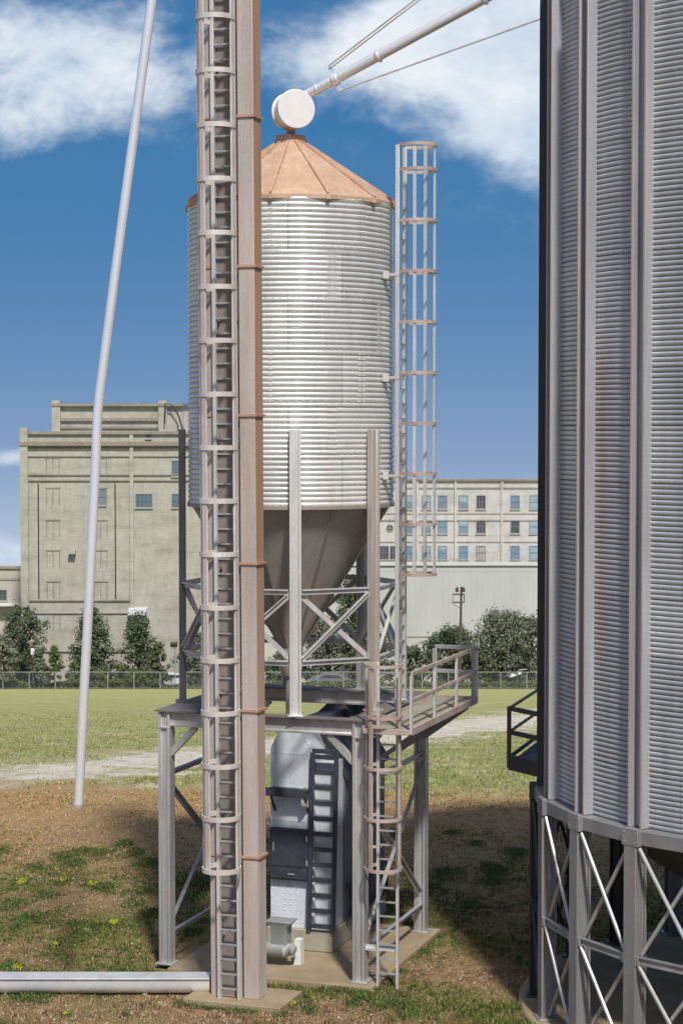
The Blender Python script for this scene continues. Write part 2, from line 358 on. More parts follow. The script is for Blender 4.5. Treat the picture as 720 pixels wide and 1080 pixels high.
dens=math_(nt,'ADD',dens,math_(nt,'MULTIPLY',tot,.95))
cm=N(nt,'ShaderNodeMapRange',interpolation_type='SMOOTHSTEP'); nt.links.new(dens,cm.inputs[0]); cm.inputs[1].default_value=.05; cm.inputs[2].default_value=1.0; cm.inputs[4].default_value=.95
cmk=math_(nt,'MULTIPLY',cm.outputs[0],math_(nt,'MINIMUM',math_(nt,'MULTIPLY',tot,3.0),1.0))
cc=ramp(nt,cn.outputs[0],[(.35,tuple(x for x in S(196,213,232))),(.65,S(240,245,250))])
cK=N(nt,'ShaderNodeVectorMath',operation='SCALE'); nt.links.new(cc,cK.inputs[0]); cK.inputs['Scale'].default_value=K
fin=mix(nt,cmk,base,cK.outputs[0])
nt.links.new(fin,bg.inputs[0]); bg.inputs[1].default_value=.17
sc.view_settings.view_transform='Standard'; sc.view_settings.look='None'; sc.view_settings.exposure=0; sc.view_settings.gamma=1
sc.cycles.max_bounces=6

# ------------------------------------------------------------------ ground
def hgt(x,y):
    s=y-66
    z=-.106*(s if s>12 else (math.log1p(math.exp(s/3))*3 if s>-30 else 0))
    return z
def bumpz(x,y):
    if y<28 or y>90 or abs(x)>22: return 0
    f=1.0
    if y>70: f=max(0,1-(y-70)/20)
    p=Vector((x,y,0))
    k=.05*noise.noise(p*.35)+.045*noise.noise(p*1.3)+.03*noise.noise(p*3.1)
    # flat under the pads
    return f*k
def axis(lo,hi,a,b,fine,coarse):
    r=[];x=lo
    while x<hi:
        r.append(x)
        if a<=x<b: x+=fine
        else:
            dd=min(abs(x-a),abs(x-b)); x+=max(fine,min(coarse,dd*.25+fine))
    r.append(hi); return r
xs=axis(-900,900,-14,12,.22,90); ys=axis(-120,3000,34,68,.22,120)
vs=[(x,y,hgt(x,y)+bumpz(x,y)) for y in ys for x in xs]; nx=len(xs)
fs=[(j*nx+i,j*nx+i+1,(j+1)*nx+i+1,(j+1)*nx+i) for j in range(len(ys)-1) for i in range(nx-1)]
m,nt,b=newmat('ground'); g=N(nt,'ShaderNodeNewGeometry'); pos=g.outputs['Position']
sp=N(nt,'ShaderNodeSeparateXYZ'); nt.links.new(pos,sp.inputs[0]); gx,gy,gz=sp.outputs
na=noise_node(nt,.28,6,.65,pos); nb=noise_node(nt,1.7,6,.7,pos); nc=noise_node(nt,12,4,.75,pos); nd=noise_node(nt,45,2,.7,pos)
soil=mix(nt,ramp(nt,nb.outputs[0],[(.35,0),(.65,1)]),(.20,.125,.068),(.36,.24,.135))
soil=mix(nt,ramp(nt,nc.outputs[0],[(.55,0),(.75,.5)]),soil,(.38,.30,.21))
green=mix(nt,nc.outputs[0],(.10,.12,.03),(.20,.20,.06))
soil=mix(nt,ramp(nt,na.outputs[0],[(.42,0),(.62,.65)]),soil,green)
tan=mix(nt,nc.outputs[0],(.34,.205,.10),(.52,.36,.195))
fy=math_(nt,'ADD',gy,math_(nt,'MULTIPLY_ADD',na.outputs[0],8.0,-4.0))
soil=mix(nt,ramp(nt,math_(nt,'MULTIPLY_ADD',fy,1/16,-50/16),[(.0,0),(.8,.8)]),soil,tan)
# field
nf=noise_node(nt,.09,6,.7,pos,(1,1,1)); ng=noise_node(nt,1.1,7,.8,pos,(1,.6,1)); nh=noise_node(nt,.35,6,.7,pos)
fld=mix(nt,ramp(nt,ng.outputs[0],[(.34,0),(.66,1)]),(.19,.20,.07),(.40,.40,.165))
fld=mix(nt,ramp(nt,nh.outputs[0],[(.48,0),(.64,.75)]),fld,(.47,.39,.25))
far=ramp(nt,math_(nt,'MULTIPLY_ADD',gy,1/110,-90/110),[(0,0),(1,.75)])
fld=mix(nt,far,fld,(.43,.44,.18))
grav=mix(nt,ramp(nt,ng.outputs[0],[(.35,0),(.65,1)]),(.52,.45,.36),(.76,.70,.61))
line=math_(nt,'SUBTRACT',gy,math_(nt,'MULTIPLY_ADD',gx,2.2,99.6))
line=math_(nt,'ADD',line,math_(nt,'MULTIPLY_ADD',nh.outputs[0],26,-13))
ln=math_(nt,'ABSOLUTE',line)
pm=math_(nt,'ADD',math_(nt,'MULTIPLY_ADD',ln,-1/9,1.6),math_(nt,'ADD',math_(nt,'MULTIPLY_ADD',ng.outputs[0],2.4,-1.2),math_(nt,'MULTIPLY_ADD',math_(nt,'ADD',na.outputs[0],math_(nt,'MULTIPLY',math_(nt,'MULTIPLY_ADD',gx,-1/8,-.1,clamp=True),-.10)),3.0,-1.45)),clamp=True)
fld=mix(nt,math_(nt,'MULTIPLY',pm,.92),fld,grav)
gyx=math_(nt,'ADD',gy,math_(nt,'MULTIPLY',gx,.30)); sw=math_(nt,'ADD',math_(nt,'MULTIPLY_ADD',gyx,1/7,-66.5/7),math_(nt,'MULTIPLY_ADD',nh.outputs[0],3.6,-1.6),clamp=True)
c=mix(nt,sw,soil,fld)
c=mix(nt,1.0,c,ramp(nt,nd.outputs[0],[(.25,.7),(.7,1.2)]),'MULTIPLY')
nt.links.new(c,b.inputs['Base Color']); b.inputs['Roughness'].default_value=1.0; b.inputs['Specular IOR Level'].default_value=.1
hh=math_(nt,'ADD',nc.outputs[0],math_(nt,'MULTIPLY',ng.outputs[0],1.5)); bump(nt,b,hh,.8,.08)
M['ground']=m
gm=MB(); gm.v=vs; gm.f=fs
tag(gm.build('ground',M['ground'],smooth=180),kind='structure')

def col_mesh(name,verts,faces,cols,mat,label,cat,parent=None):
    me=bpy.data.meshes.new(name); me.from_pydata(verts,[],faces); me.update(); me.materials.append(mat)
    a=me.color_attributes.new('Col','FLOAT_COLOR','CORNER'); data=[]
    for p,cl in zip(me.polygons,cols):
        data+= [cl[0],cl[1],cl[2],1.0]*p.loop_total
    a.data.foreach_set('color',data)
    o=bpy.data.objects.new(name,me); col.objects.link(o)
    tag(o,label,cat,kind='stuff'); return o
rnd=random.Random(3)
PADS=[(-1.01,45.9,2.75,2.75),(-2.1,41.95,1.15,.75)]
def in_pad(x,y):
    for cx,cy,hx,hy in PADS:
        r=Vector((x-cx,y-cy,0)); 
        if abs(r.dot(U))<hx and abs(r.dot(V))<hy: return True
    return (x-10.5)**2+(y-41.3)**2<6.7**2
def ground_pt(ylo,yhi,k=1.0,extra=1.5):
    # uniform over the visible wedge with some margin
    while True:
        y=rnd.uniform(ylo,yhi); hw=.172*y+extra
        x=rnd.uniform(-hw,hw)
        if rnd.random()<(ylo/y)**k and not in_pad(x,y): return x,y
# moss, dead turf and grass tufts
vsl=[];fsl=[];cl=[]
def blade(x,y,z,h,wd,c,lean=.6):
    a=rnd.uniform(0,6.283); dx,dy=math.cos(a)*wd/2,math.sin(a)*wd/2
    lx,ly=rnd.uniform(-lean,lean)*h,rnd.uniform(-lean,lean)*h
    n=len(vsl); vsl.extend([(x-dx,y-dy,z),(x+dx,y+dy,z),(x+lx,y+ly,z+h)]); fsl.append((n,n+1,n+2)); cl.append(c)
def jit(c,s=.25):
    k=1+rnd.uniform(-s,s); return (c[0]*k,c[1]*k*(1+rnd.uniform(-.06,.06)),c[2]*k)
for i in range(46000):
    x,y=ground_pt(37.5,68,.8)
    p=Vector((x,y,0)); g1=noise.noise(p*.33+Vector((5,2,0)))+.5*noise.noise(p*1.1)
    if x<1 and 42<y<54: g1+=.24
    if x>0 and 48<y<56: g1+=.1
    z=bumpz(x,y)+hgt(x,y)
    tanf=max(0,min(1,(y-52+3*noise.noise(p*.2))/9))
    if g1>.14: base_=rnd.choice([(.08,.13,.028),(.13,.17,.04),(.20,.17,.06),(.05,.08,.02)]); h=.07
    elif g1>-.02: base_=rnd.choice([(.22,.16,.07),(.16,.11,.055),(.17,.17,.05)]); h=.055
    else: base_=rnd.choice([(.22,.14,.08),(.11,.07,.04),(.44,.33,.20),(.30,.18,.09)]); h=.04
    if rnd.random()<tanf*.85: base_=(.50,.35,.18) if rnd.random()<.5 else (.34,.22,.11)
    if y<41.6 and g1>-.3: h*=1.7
    for k in range(rnd.randint(3,6)):
        blade(x+rnd.gauss(0,.05),y+rnd.gauss(0,.05),z-.01,h*rnd.uniform(.5,1.5),rnd.uniform(.018,.05),jit(base_,.35))
turf=col_mesh('turf_tufts',vsl,fsl,cl,attr_mat('turf'),'short dead and mossy turf tufts over the brown soil','turf')
# leafy green and lime weed clumps
vsl=[];fsl=[];cl=[]
spots=[]
for px,py,r,lime in [(10,960,.5,0),(30,975,.6,0),(45,950,.5,0),(15,985,.5,0),(20,935,.5,1),(65,908,.45,0),(35,920,.4,0),(25,1058,.45,0),(38,1062,.35,0),(66,935,.3,1),(95,938,.4,1),(108,942,.35,0),(85,980,.3,0),(100,983,.35,0),(118,980,.35,1),(75,983,.25,0),
    (140,958,.5,0),(155,968,.4,0),(88,902,.4,0),(104,900,.25,1),(140,905,.5,0),(155,915,.5,0),(128,895,.4,0),(150,945,.45,0),(172,940,.5,0),(205,955,.6,0),(212,935,.6,0),(200,990,.4,0),(52,1013,.35,0),(55,1004,.18,1),(5,1025,.4,0),(15,1027,.3,1),
    (385,1062,.45,0),(400,1068,.4,0),(372,1066,.3,0),(420,1066,.45,0),(432,1072,.35,0),(350,1053,.3,0),(325,1072,.35,0),(308,1066,.18,1),(352,1039,.18,0),(320,1061,.3,0),(190,1044,.12,1),(66,1078,.2,1),(130,1078,.2,0),
    (470,925,.5,0),(520,935,.5,0),(545,905,.5,0),(440,1010,.5,0),(500,960,.4,0)]:
    Yd=F*H/(py-450); spots.append(((px-360)/F*Yd,Yd,r,lime))
for i in range(70):
    x,y=ground_pt(44,60); 
    if noise.noise(Vector((x,y,0))*.33+Vector((5,2,0)))>.08: spots.append((x,y,rnd.uniform(.2,.5),0))
for i in range(46):      # growth hugging the slab edges
    e=rnd.uniform(-2.6,2.6); sd_=rnd.choice((0,1,2,3)); q=[U*e-V*2.75,U*2.75+V*e,-U*2.3+V*e,U*rnd.uniform(-1.2,1.2)-V*.72+Vector((-1.09,-3.95,0))][sd_]
    spots.append((-1.01+q.x,45.9+q.y,rnd.uniform(.12,.28),0))
for sx,sy,r,lime in spots:
    r*=rnd.uniform(.6,1.1); n_=int(1150*r*r*4*rnd.uniform(.5,.9))+30
    for k in range(n_):
        q=rnd.gauss(0,.42); t=rnd.gauss(0,.42); x=sx+q*r*1.25; y=sy+t*r*1.9
        if in_pad(x,y) and not lime: 
            if rnd.random()<.9: continue
        hh_=.30*r*max(0,1-q*q-t*t)*(.5+rnd.random()*.5)+.02
        c_=(.42,.46,.04) if lime and q*q+t*t<.12 else rnd.choice([(.055,.12,.028),(.09,.16,.04),(.16,.19,.06),(.045,.08,.02),(.16,.12,.06)])
        blade(x,y,bumpz(x,y)+hh_*rnd.random(),.05*rnd.uniform(.6,1.3),rnd.uniform(.02,.045),jit(c_),1.0)
col_mesh('weed_clumps',vsl,fsl,cl,attr_mat('weeds'),'low green and lime yellow weed clumps growing on the soil','weeds')
# grit
vsl=[];fsl=[];cl=[]
for i in range(26000):
    x,y=ground_pt(37.5,62,1.6)
    z=bumpz(x,y); s=rnd.uniform(.008,.02)*(1.8 if rnd.random()<.05 else 1); n=len(vsl)
    c_=rnd.choice([(.40,.33,.25),(.28,.22,.16),(.5,.45,.38),(.2,.15,.11),(.33,.23,.15)]); c_=jit(c_)
    vsl.extend([(x-s,y,z),(x,y-s,z),(x+s,y,z),(x,y+s,z),(x+rnd.uniform(-.4,.4)*s,y,z+s*1.1)])
    for f in ((0,1,4),(1,2,4),(2,3,4),(3,0,4)): fsl.append(tuple(n+k for k in f)); cl.append(c_)
col_mesh('gravel',vsl,fsl,cl,attr_mat('grit'),'pale grit and small stones scattered over the soil','gravel')
# field grass
vsl=[];fsl=[];cl=[]
for i in range(26000):
    x,y=ground_pt(64,135,1.5,3)
    p=Vector((x,y,0)); ln_=abs(y-(2.2*x+99.6)+13*noise.noise(p*.15))
    if ln_<9 and rnd.random()<.93: continue
    if y+.3*x<67.5+4*noise.noise(p*.3) and rnd.random()<.8: continue
    c_=rnd.choice([(.20,.24,.07),(.28,.31,.10),(.44,.42,.20),(.14,.17,.05)])
    for k in range(2): blade(x+rnd.gauss(0,.08),y+rnd.gauss(0,.1),hgt(x,y)+bumpz(x,y)-.01,.10*rnd.uniform(.5,1.4),rnd.uniform(.03,.07),jit(c_))
col_mesh('field_grass',vsl,fsl,cl,attr_mat('field_grass'),'sunlit yellow green grass of the mown field behind','grass')

# concrete pads (things of the setting)
def pad(name,cx,cy,hx,hy,z,rz,mat=None,verts=4):
    o=empty  # unused
    mb=MB().bb(-hx+(.55 if hx>2 else 0),hx,-hy,hy,-.3,z)
    ob=mb.build(name,mat or M['pad'],bevel=.02); ob.location=(cx,cy,0); ob.rotation_euler=(0,0,rz); tag(ob,kind='structure'); return ob
pad('concrete_pad',-1.01,45.9,2.68,2.68,.10,ROT); pad('concrete_footing',-2.1,41.95,1.1,.68,.11,ROT)
mb=MB().lathe([(0.01,.10),(6.72,.10),(6.76,.06),(6.76,-.3)],64,(10.5,41.3)); ob=mb.build('round_concrete_base',M['pad']); tag(ob,kind='structure')

# ------------------------------------------------------------------ ladders
def ladder(parent,P,n,wd,z0,z1,sp,hz,cr,cd,mats,rz0=None,rz1=None,straps=(0,90,180),rail=(.05,.08),hoop_h=.07,phase=0.0,strap=.055,ctop=None,cbot=None):
    """P: point on the ladder plane at its centre (z ignored); n: outward unit; cage radius cr, centre offset cd"""
    P=Vector((P[0],P[1],0)); n=Vector((n[0],n[1],0)).normalized(); t=Vector((-n.y,n.x,0))
    la=bpy.data.objects.new('ladder',None); col.objects.link(la); la.parent=parent; la.empty_display_size=.2
    for s in(-1,1):
        a=P+t*s*wd/2; MB().bar(a+Vector((0,0,z0)),a+Vector((0,0,z1)),rail[0],rail[1],t).build('rail',mats[0],la,bevel=.008)
    rm=MB().bar(P-t*(wd/2-rail[0]/2-.001),P+t*(wd/2-rail[0]/2-.001),.035,.045,(0,0,1)).mesh('rung',mats[1])
    z=(rz0 if rz0 is not None else z0+.3)+phase
    first=True
    while z<(rz1 if rz1 is not None else z1-.1):
        o=bpy.data.objects.new('rung',rm); col.objects.link(o); o.parent=la; o.location=(0,0,z); z+=sp
    if hz:
        hz=sorted(hz); mb=MB(); pts=[]
        for k in range(17):
            a=math.pi*(-.15+1.3*k/16); pts.append(P+n*(cd+cr*math.sin(a))+t*cr*math.cos(a)*-1)
        pts=[P-t*wd/2]+[q for q in pts if (q-P).dot(n)>.1]+[P+t*wd/2]
        b0=hz[0] if cbot is None else cbot; b1=hz[-1] if ctop is None else ctop
        cg=bpy.data.objects.new('cage',None); col.objects.link(cg); cg.parent=parent; cg.empty_display_size=.2
        for k in straps:
            a=R(k); q=P+n*(cd+(cr-.03)*math.sin(a))-t*(cr-.03)*math.cos(a)
            side=(n*math.sin(a)-t*math.cos(a))
            MB().bar(q+Vector((0,0,b0-.04)),q+Vector((0,0,b1+.04)),.045,strap,side).build('strap',mats[2],cg)
        hm=MB().ribbon(pts,.028,hoop_h).mesh('hoop',mats[3])
        for z in hz:
            o=bpy.data.objects.new('hoop',hm); col.objects.link(o); o.parent=cg; o.location=(0,0,z)
    return la

# ------------------------------------------------------------------ corrugated wall
def corrug(r,z0,z1,pitch,amp,n,c=(0,0)):
    prof=[]; k=int(round((z1-z0)/pitch)); p=(z1-z0)/k
    for i in range(k):
        z=z0+i*p
        for f,a in ((0,-1),(.08,-.35),(.18,.45),(.34,.88),(.52,1),(.7,.88),(.86,.45),(.95,-.35)):
            prof.append((r+a*amp,z+f*p))
    prof.append((r-amp,z1))
    return MB().lathe(prof,n,c)

# ------------------------------------------------------------------ hopper bin
BX,BY=-1.16,45.9
bin_=empty('hopper_bin',(BX,BY,5.85),0,'tall round corrugated feed bin with rusty conical roof on an open steel frame','grain bin')
Z0=5.85
r0=2.34; zb,zt=10.43-Z0,17.22-Z0
mb=corrug(r0,zb,zt,.1155,.022,128)
rr=random.Random(5)
def P3(r,a,z): return Vector((r*math.sin(a),-r*math.cos(a),z))
sheet=(zt-zb)/6
for i in range(6):            # bolted sheet seams
    for a_deg in range(0,360,51):
        a=R(a_deg+ (i%3)*19+6)
        z=zb+i*sheet
        while z<zb+(i+1)*sheet:
            mb.dome(P3(r0+.024,a,z+.06),.018,P3(1,a,0)); mb.dome(P3(r0+.024,a+.02,z+.06),.016,P3(1,a,0)); z+=.1155
    for k in range(90):
        a=2*math.pi*k/90; mb.dome(P3(r0+.026,a,zb+i*sheet+.06),.016,P3(1,a,0))
mb.build('wall',M['galv'],bin_,smooth=60)
MB().lathe([(r0-.03,zb+.03),(r0+.045,zb+.03),(r0+.045,zb-.05),(r0-.06,zb-.05)],96).build('bottom_rim',M['cone_seam'],bin_)
# roof: 12 facets
a0=R(-9)
rf=MB().lathe([(.36,18.66-Z0),(2.435,17.26-Z0),(2.435,17.17-Z0),(2.37,17.14-Z0)],12,(0,0),a0).build('roof',M['roof'],bin_,smooth=0)
mb=MB()
for k in range(12):
    a=a0+k*math.pi/6; mb.bar(P3(.34,a,18.69-Z0),P3(2.45,a,17.28-Z0),.05,.05,(0,0,1)); mb.box(P3(2.43,a,17.21-Z0),(.08,.08,.11))
    for j in range(9):
        f=(j+1)/10; mb.dome(P3(.34+f*2.18,a+.035,18.68-Z0-f*1.43),.02,(0,0,1))
mb.build('rib',M['roof'],rf)
MB().lathe([(.02,18.84-Z0),(.34,18.84-Z0),(.36,18.80-Z0),(.36,18.63-Z0),(.30,18.6-Z0)],32).build('collar',M['roof'],rf)
cn_=MB().lathe([(r0-.04,zb-.02),(.24,7.08-Z0),(.24,6.98-Z0)],64).build('hopper_cone',M['cone'],bin_)
mb=MB()
for k in range(8):
    a=R(22.5*0+25)+k*math.pi/4; mb.bar(P3(r0-.03,a,zb-.04),P3(.24,a,7.08-Z0),.045,.03,P3(1,a+math.pi/2,0))
mb.build('seam',M['cone_seam'],cn_)
MB().lathe([(.27,7.1-Z0),(.27,6.65-Z0),(.20,6.45-Z0),(.13,6.4-Z0),(.13,-.3)],24).build('outlet_spout',M['cone_seam'],bin_)
PA=[R(-41.5+45*k) for k in range(8)]; PR=2.50
for i,a in enumerate(PA):
    tdir=Vector((math.cos(a),math.sin(a),0))
    lit=abs(math.degrees(a)-3.5)<2
    mb=MB(); mb.hbeam(P3(PR,a,.02),P3(PR,a,12.14-Z0),.26,.16,tdir,.06,.05)
    mb.box(P3(PR,a,.03),(.34,.34,.04),Matrix.Rotation(a,3,'Z'))
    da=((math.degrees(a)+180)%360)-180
    o=mb.build('post',M['dark_post'] if -100<da<-60 else (M['steel_light'] if abs(da-3.5)<3 else (M['steel_rusty'] if abs(da-48.5)<3 else M['steel'])),bin_,bevel=.008)  # front post gets paler steel, its lit face put into the colour
    a2=a+math.pi/4; t2=(P3(1,a2,0)-P3(1,a,0)).normalized(); outw=P3(1,(a+a2)/2,0)
    p=lambda ang,z: P3(PR+.0,ang,z)
    zl,zh=7.02-Z0,8.58-Z0
    e=t2*.14
    ml=M['steel_light'] if -60<da<60 else M['steel']  # front braces in paler steel as the lit side, others darker
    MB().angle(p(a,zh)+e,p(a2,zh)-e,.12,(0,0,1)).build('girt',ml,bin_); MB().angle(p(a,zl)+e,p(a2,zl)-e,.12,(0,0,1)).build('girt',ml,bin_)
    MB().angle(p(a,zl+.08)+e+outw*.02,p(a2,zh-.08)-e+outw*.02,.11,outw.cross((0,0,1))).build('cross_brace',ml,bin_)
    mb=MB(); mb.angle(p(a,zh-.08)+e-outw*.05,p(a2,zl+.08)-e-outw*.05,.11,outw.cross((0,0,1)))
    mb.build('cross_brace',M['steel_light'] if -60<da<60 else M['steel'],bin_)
# caged ladder on the right flank
la=R(69); ln=Vector((math.sin(la),-math.cos(la),0)); 
hz=[18.48-Z0,17.93-Z0]+[17.93-Z0-1.131*k for k in range(1,9)]
ladder(bin_,ln*2.68,ln,.50,6.05-Z0,18.48-Z0,.335,hz,.40,.42,(M['steel_light'],M['steel'],M['steel_light'],M['hoop']),rz1=17.3-Z0,straps=(4,90,176),strap=.075,rail=(.07,.09))
for z in (15.6,13.3,11.1):
    for s in(-1,1):
        t=Vector((-ln.y,ln.x,0)); mb=MB(); mb.box(ln*2.40+t*s*.25+Vector((0,0,z-Z0)),(.13,.13,.17)); mb.bar(ln*2.33+t*s*.25+Vector((0,0,z-Z0)),ln*2.74+t*s*.25+Vector((0,0,z-Z0)),.06,.09,(0,0,1))
        mb.build('ladder_bracket',M['steel_light'],bin_)

# ------------------------------------------------------------------ feed spout with drum
sp0=empty('feed_spout',(BX,BY,18.84),0,'straight silver pipe with round drum end rising right from the rusty bin roof','pipe')
dc=at(309.5,119,45.6)-Vector((BX,BY,18.84)); ax=Vector((.33,-.944,0))
mb=MB(); mb.cyl(dc-ax*.26,dc+ax*.20,.39,40); mb.cyl(dc+ax*.17,dc+ax*.25,.44,48); mb.cyl(dc-ax*.32,dc-ax*.24,.43,48)
dr=mb.build('drum',M['drum'],sp0,bevel=.01)
MB().cyl((0,0,-.02),(dc.x*.3,dc.y,dc.z-.3),.10,16).build('neck',M['roof'],sp0)
pa=at(322,104,45.6)-sp0.location; top=Vector((10.5,41.3,25.05)); pb_=top-sp0.location
# direction through photo pixel (515,0) continued to the top of the big bin
MB().tube([pa,pb_],[.115,.115],20).build('pipe',M['pipe'],sp0)
dd=(pb_-pa).normalized(); up=Vector((0,0,1)); up=(up-dd*up.dot(dd)).normalized()
cl0=pa+dd*.80
mb=MB(); mb.cyl(cl0-dd*.05,cl0+dd*.05,.15,20); mb.bar(cl0+up*.34,cl0-up*.30,.07,.07,dd); mb.cyl(cl0-dd*.5,cl0-dd*.46,.13,20)
mb.build('clamp',M['pipe'],sp0)
L=(pb_-pa).length; mid=pa+dd*L*.5
for f in (1.9,4.6,7.3): MB().cyl(pa+dd*f,pa+dd*(f+.05),.15,20).build('joint_flange',M['pipe'],sp0)
for s in(-1,1):
    sv=dd.cross(up)*.09*s
    MB().tube([cl0+up*.32+sv,mid+up*1.25+sv,pb_-dd*1.0+up*.3+sv],.022,6).build('truss_cable',M['steel_light'],sp0)
MB().tube([cl0-up*.28,mid-up*1.15,pb_-dd*1.0-up*.3],.022,6).build('truss_cable',M['steel_light'],sp0)
mb=MB(); mb.bar(mid+up*1.25,mid-up*1.15,.06,.06,dd); mb.cyl(mid-dd*.05,mid+dd*.05,.15,16); mb.build('truss_strut',M['steel_light'],sp0)

# ------------------------------------------------------------------ support frame under the bin
SX,SY=-1.01,45.9
fr=empty('support_frame',(SX,SY,.1),ROT,'square open steel frame with cross braces and side platform under the feed bin','steel frame')
g0=.1; hx=hy=2.33; zt_=5.83-g0
corn={}
for sx in(-1,1):
    for sy in(-1,1):
        x=sx*hx*.985; y=sy*hy*.985
        mb=MB(); mb.hbeam((x,y,.0),(x,y,zt_),.28,.30,(1,0,0),.07,.05); mb.box((x,y,.02),(.42,.42,.04)); mb.box((x,y,zt_-.36),(.29,.31,.05))
        mb.build('post',M['steel'],fr,bevel=.01)
for sy in(-1,1): MB().hbeam((-hx+.12,sy*hy*.985,zt_-.17),(hx-.12,sy*hy*.985,zt_-.17),.32,.24,(0,0,1),.05,.06).build('top_beam',M['steel'],fr,bevel=.01)
for sx in(-1,1): MB().hbeam((sx*hx*.985,-hy+.1,zt_-.175),(sx*hx*.985,hy-.1,zt_-.175),.31,.22,(0,0,1),.05,.06).build('top_beam',M['steel'],fr,bevel=.01)
mb=MB(); mb.bb(-hx-.17,hx+.17,-hy-.17,-hy+.12,zt_+.003,zt_+.035); mb.bb(-hx-.17,hx+.17,hy-.26,hy+.17,zt_+.003,zt_+.035)
mb.bb(-hx-.17,-hx+.75,-hy+.123,hy-.263,zt_+.003,zt_+.033); mb.bb(hx-.3,hx+.17,-hy+.123,hy-.263,zt_+.003,zt_+.033)
mb.build('deck_plate',M['deck'],fr)
for sx in(-1,1):
    x=sx*hx*.985; ya,yb=-hy+.12,hy-.12
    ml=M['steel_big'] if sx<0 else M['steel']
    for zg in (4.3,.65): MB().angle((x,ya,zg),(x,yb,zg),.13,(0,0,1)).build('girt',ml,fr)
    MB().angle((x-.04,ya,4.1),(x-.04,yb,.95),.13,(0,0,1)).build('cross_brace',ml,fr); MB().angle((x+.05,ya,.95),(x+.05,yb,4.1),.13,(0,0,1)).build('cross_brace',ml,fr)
for sy in (-1,1):
    for sx in(-1,1):
        MB().hbeam((sx*(hx-.12),sy*hy*.985,4.85-g0),(sx*(hx-.75),sy*hy*.985,zt_-.34),.12,.14,(0,1,0),.03,.03).build('knee_brace',M['steel'],fr)
# side platform with railing
px0,px1=hx+.20,hx+1.28; py0,py1=-hy-.50,hy+.12; pz=5.72-g0
mb=MB(); 
y=py0+.06
while y<py1: mb.bb(px0+.02,px1-.05,y,y+.035,pz-.03,pz+.03); y+=.075
plt=mb.build('platform',M['concrete'],fr,label='brown grated side platform')
mb=MB(); mb.bar((px1,py0,pz),(px1,py1,pz),.06,.16,(1,0,0)); mb.bar((px0,py1,pz),(px1-.03,py1,pz),.06,.16,(0,1,0)); mb.bar((px0,py0,pz-.02),(px1-.03,py0,pz-.02),.06,.12,(0,1,0)); mb.bar((px0,py0+.03,pz),(px0,py1-.03,pz),.06,.14,(1,0,0))
mb.build('platform_frame',M['hoop'],plt,bevel=.008)
for yy in (-1.9,.2,2.0): MB().hbeam((hx+.1,yy,pz-.9),(px1-.1,yy,pz-.12),.09,.1,(0,1,0),.02,.02).build('bracket',M['steel_big'],plt)
def rail_seg(p0,p1,n,mat_p,mat_r,parent,skip_first=False):
    p0=Vector(p0);p1=Vector(p1); d_=(p1-p0).normalized(); side=Vector((-d_.y,d_.x,0))
    r_=bpy.data.objects.new('railing',None); col.objects.link(r_); r_.parent=parent
    for h in (1.24,.66): MB().bar(p0+Vector((0,0,h)),p1+Vector((0,0,h)),.05,.095,side).build('rail',mat_r,r_,bevel=.008)
    for i in range(n):
        if skip_first and i==0: continue
        q=p0.lerp(p1,i/(n-1)); MB().bar(q+Vector((0,0,-.05)),q+Vector((0,0,1.19)),.11,.055,d_).build('railing_post',mat_p,r_,bevel=.006)
rail_seg((px1,py0,pz),(px1,py1,pz),4,M['steel_light'],M['hoop'],fr)
rail_seg((px1-.07,py1,pz),(px0+.05,py1,pz),2,M['steel'],M['steel'],fr)
# caged ladder in front, by the right post
Lp=Vector((1.0,42.72,0))-Vector((SX,SY,0)); Lp=Matrix.Rotation(-ROT,3,'Z')@Lp
lad=ladder(fr,Lp,(0,-1,0),.44,-.08,7.02,.312,[2.72+1.095*k-.1 for k in range(5)],.40,.32,(M['steel_light'],M['steel'],M['hoop'],M['hoop']),rz0=.25,straps=(0,62,180),strap=.08,rail=(.06,.08))
for z in (.75,3.0,5.4):
    mb=MB(); mb.bar((Lp.x-.21,Lp.y,z),(Lp.x-.21,-hy*.985+.12,z),.05,.05,(1,0,0)); mb.bar((Lp.x-.2,-hy*.985-.05,z),(hx-.1,-hy*.985-.05,z),.05,.05,(0,0,1)); mb.build('ladder_bracket',M['steel_light'],fr)
mb=MB(); mb.bar((hx,Lp.y+.05,.78),(Lp.x+.2,Lp.y+.05,.78),.11,.05,(0,0,1))
mb.build('ladder_bracket',M['steel_light'],fr)

# ------------------------------------------------------------------ elevator leg
LX,LY=-2.18,41.93
leg=empty('elevator_leg',(LX,LY,.11),ROT,'tall rust stained rectangular elevator casing with a caged ladder down its front','grain elevator leg')
leg.rotation_euler=(Matrix.Rotation(R(-.30),3,'Y')@Matrix.Rotation(ROT,3,'Z')).to_euler()
HT=25.0
mb=MB().bb(.20,.55,-.225,.225,0,HT); mb.build('casing',M['casing'],leg,bevel=.012)
mb=MB().bb(-.55,-.345,-.225,.225,0,HT); mb.build('casing',M['casing'],leg,bevel=.012)
MB().bb(-.342,.197,-.10,.20,0,HT).build('back_panel',M['casing_shade'],leg)
MB().bb(.548,.554,-.213,.213,.01,HT).build('side_panel',M['casing_side'],leg,label='rust brown side of the casing')
for z in [3.0+3.1*k for k in range(7)]:
    mb=MB(); mb.bb(.165,.59,-.262,-.228,z,z+.05); mb.bb(.553,.59,-.226,.262,z,z+.05); mb.bb(.165,.55,.228,.262,z,z+.05)
    mb.build('flange',M['seam'],leg)
    mb=MB(); mb.bb(-.59,-.31,-.25,-.228,z,z+.05); mb.bb(-.59,-.553,-.226,.25,z,z+.05); mb.build('flange',M['seam'],leg)
mb=MB()
for k in range(int(HT/.22)):
    for x in (.225,.525): mb.dome((x,-.226,.1+k*.22),.010)
mb.build('rivets',M['casing'],leg)
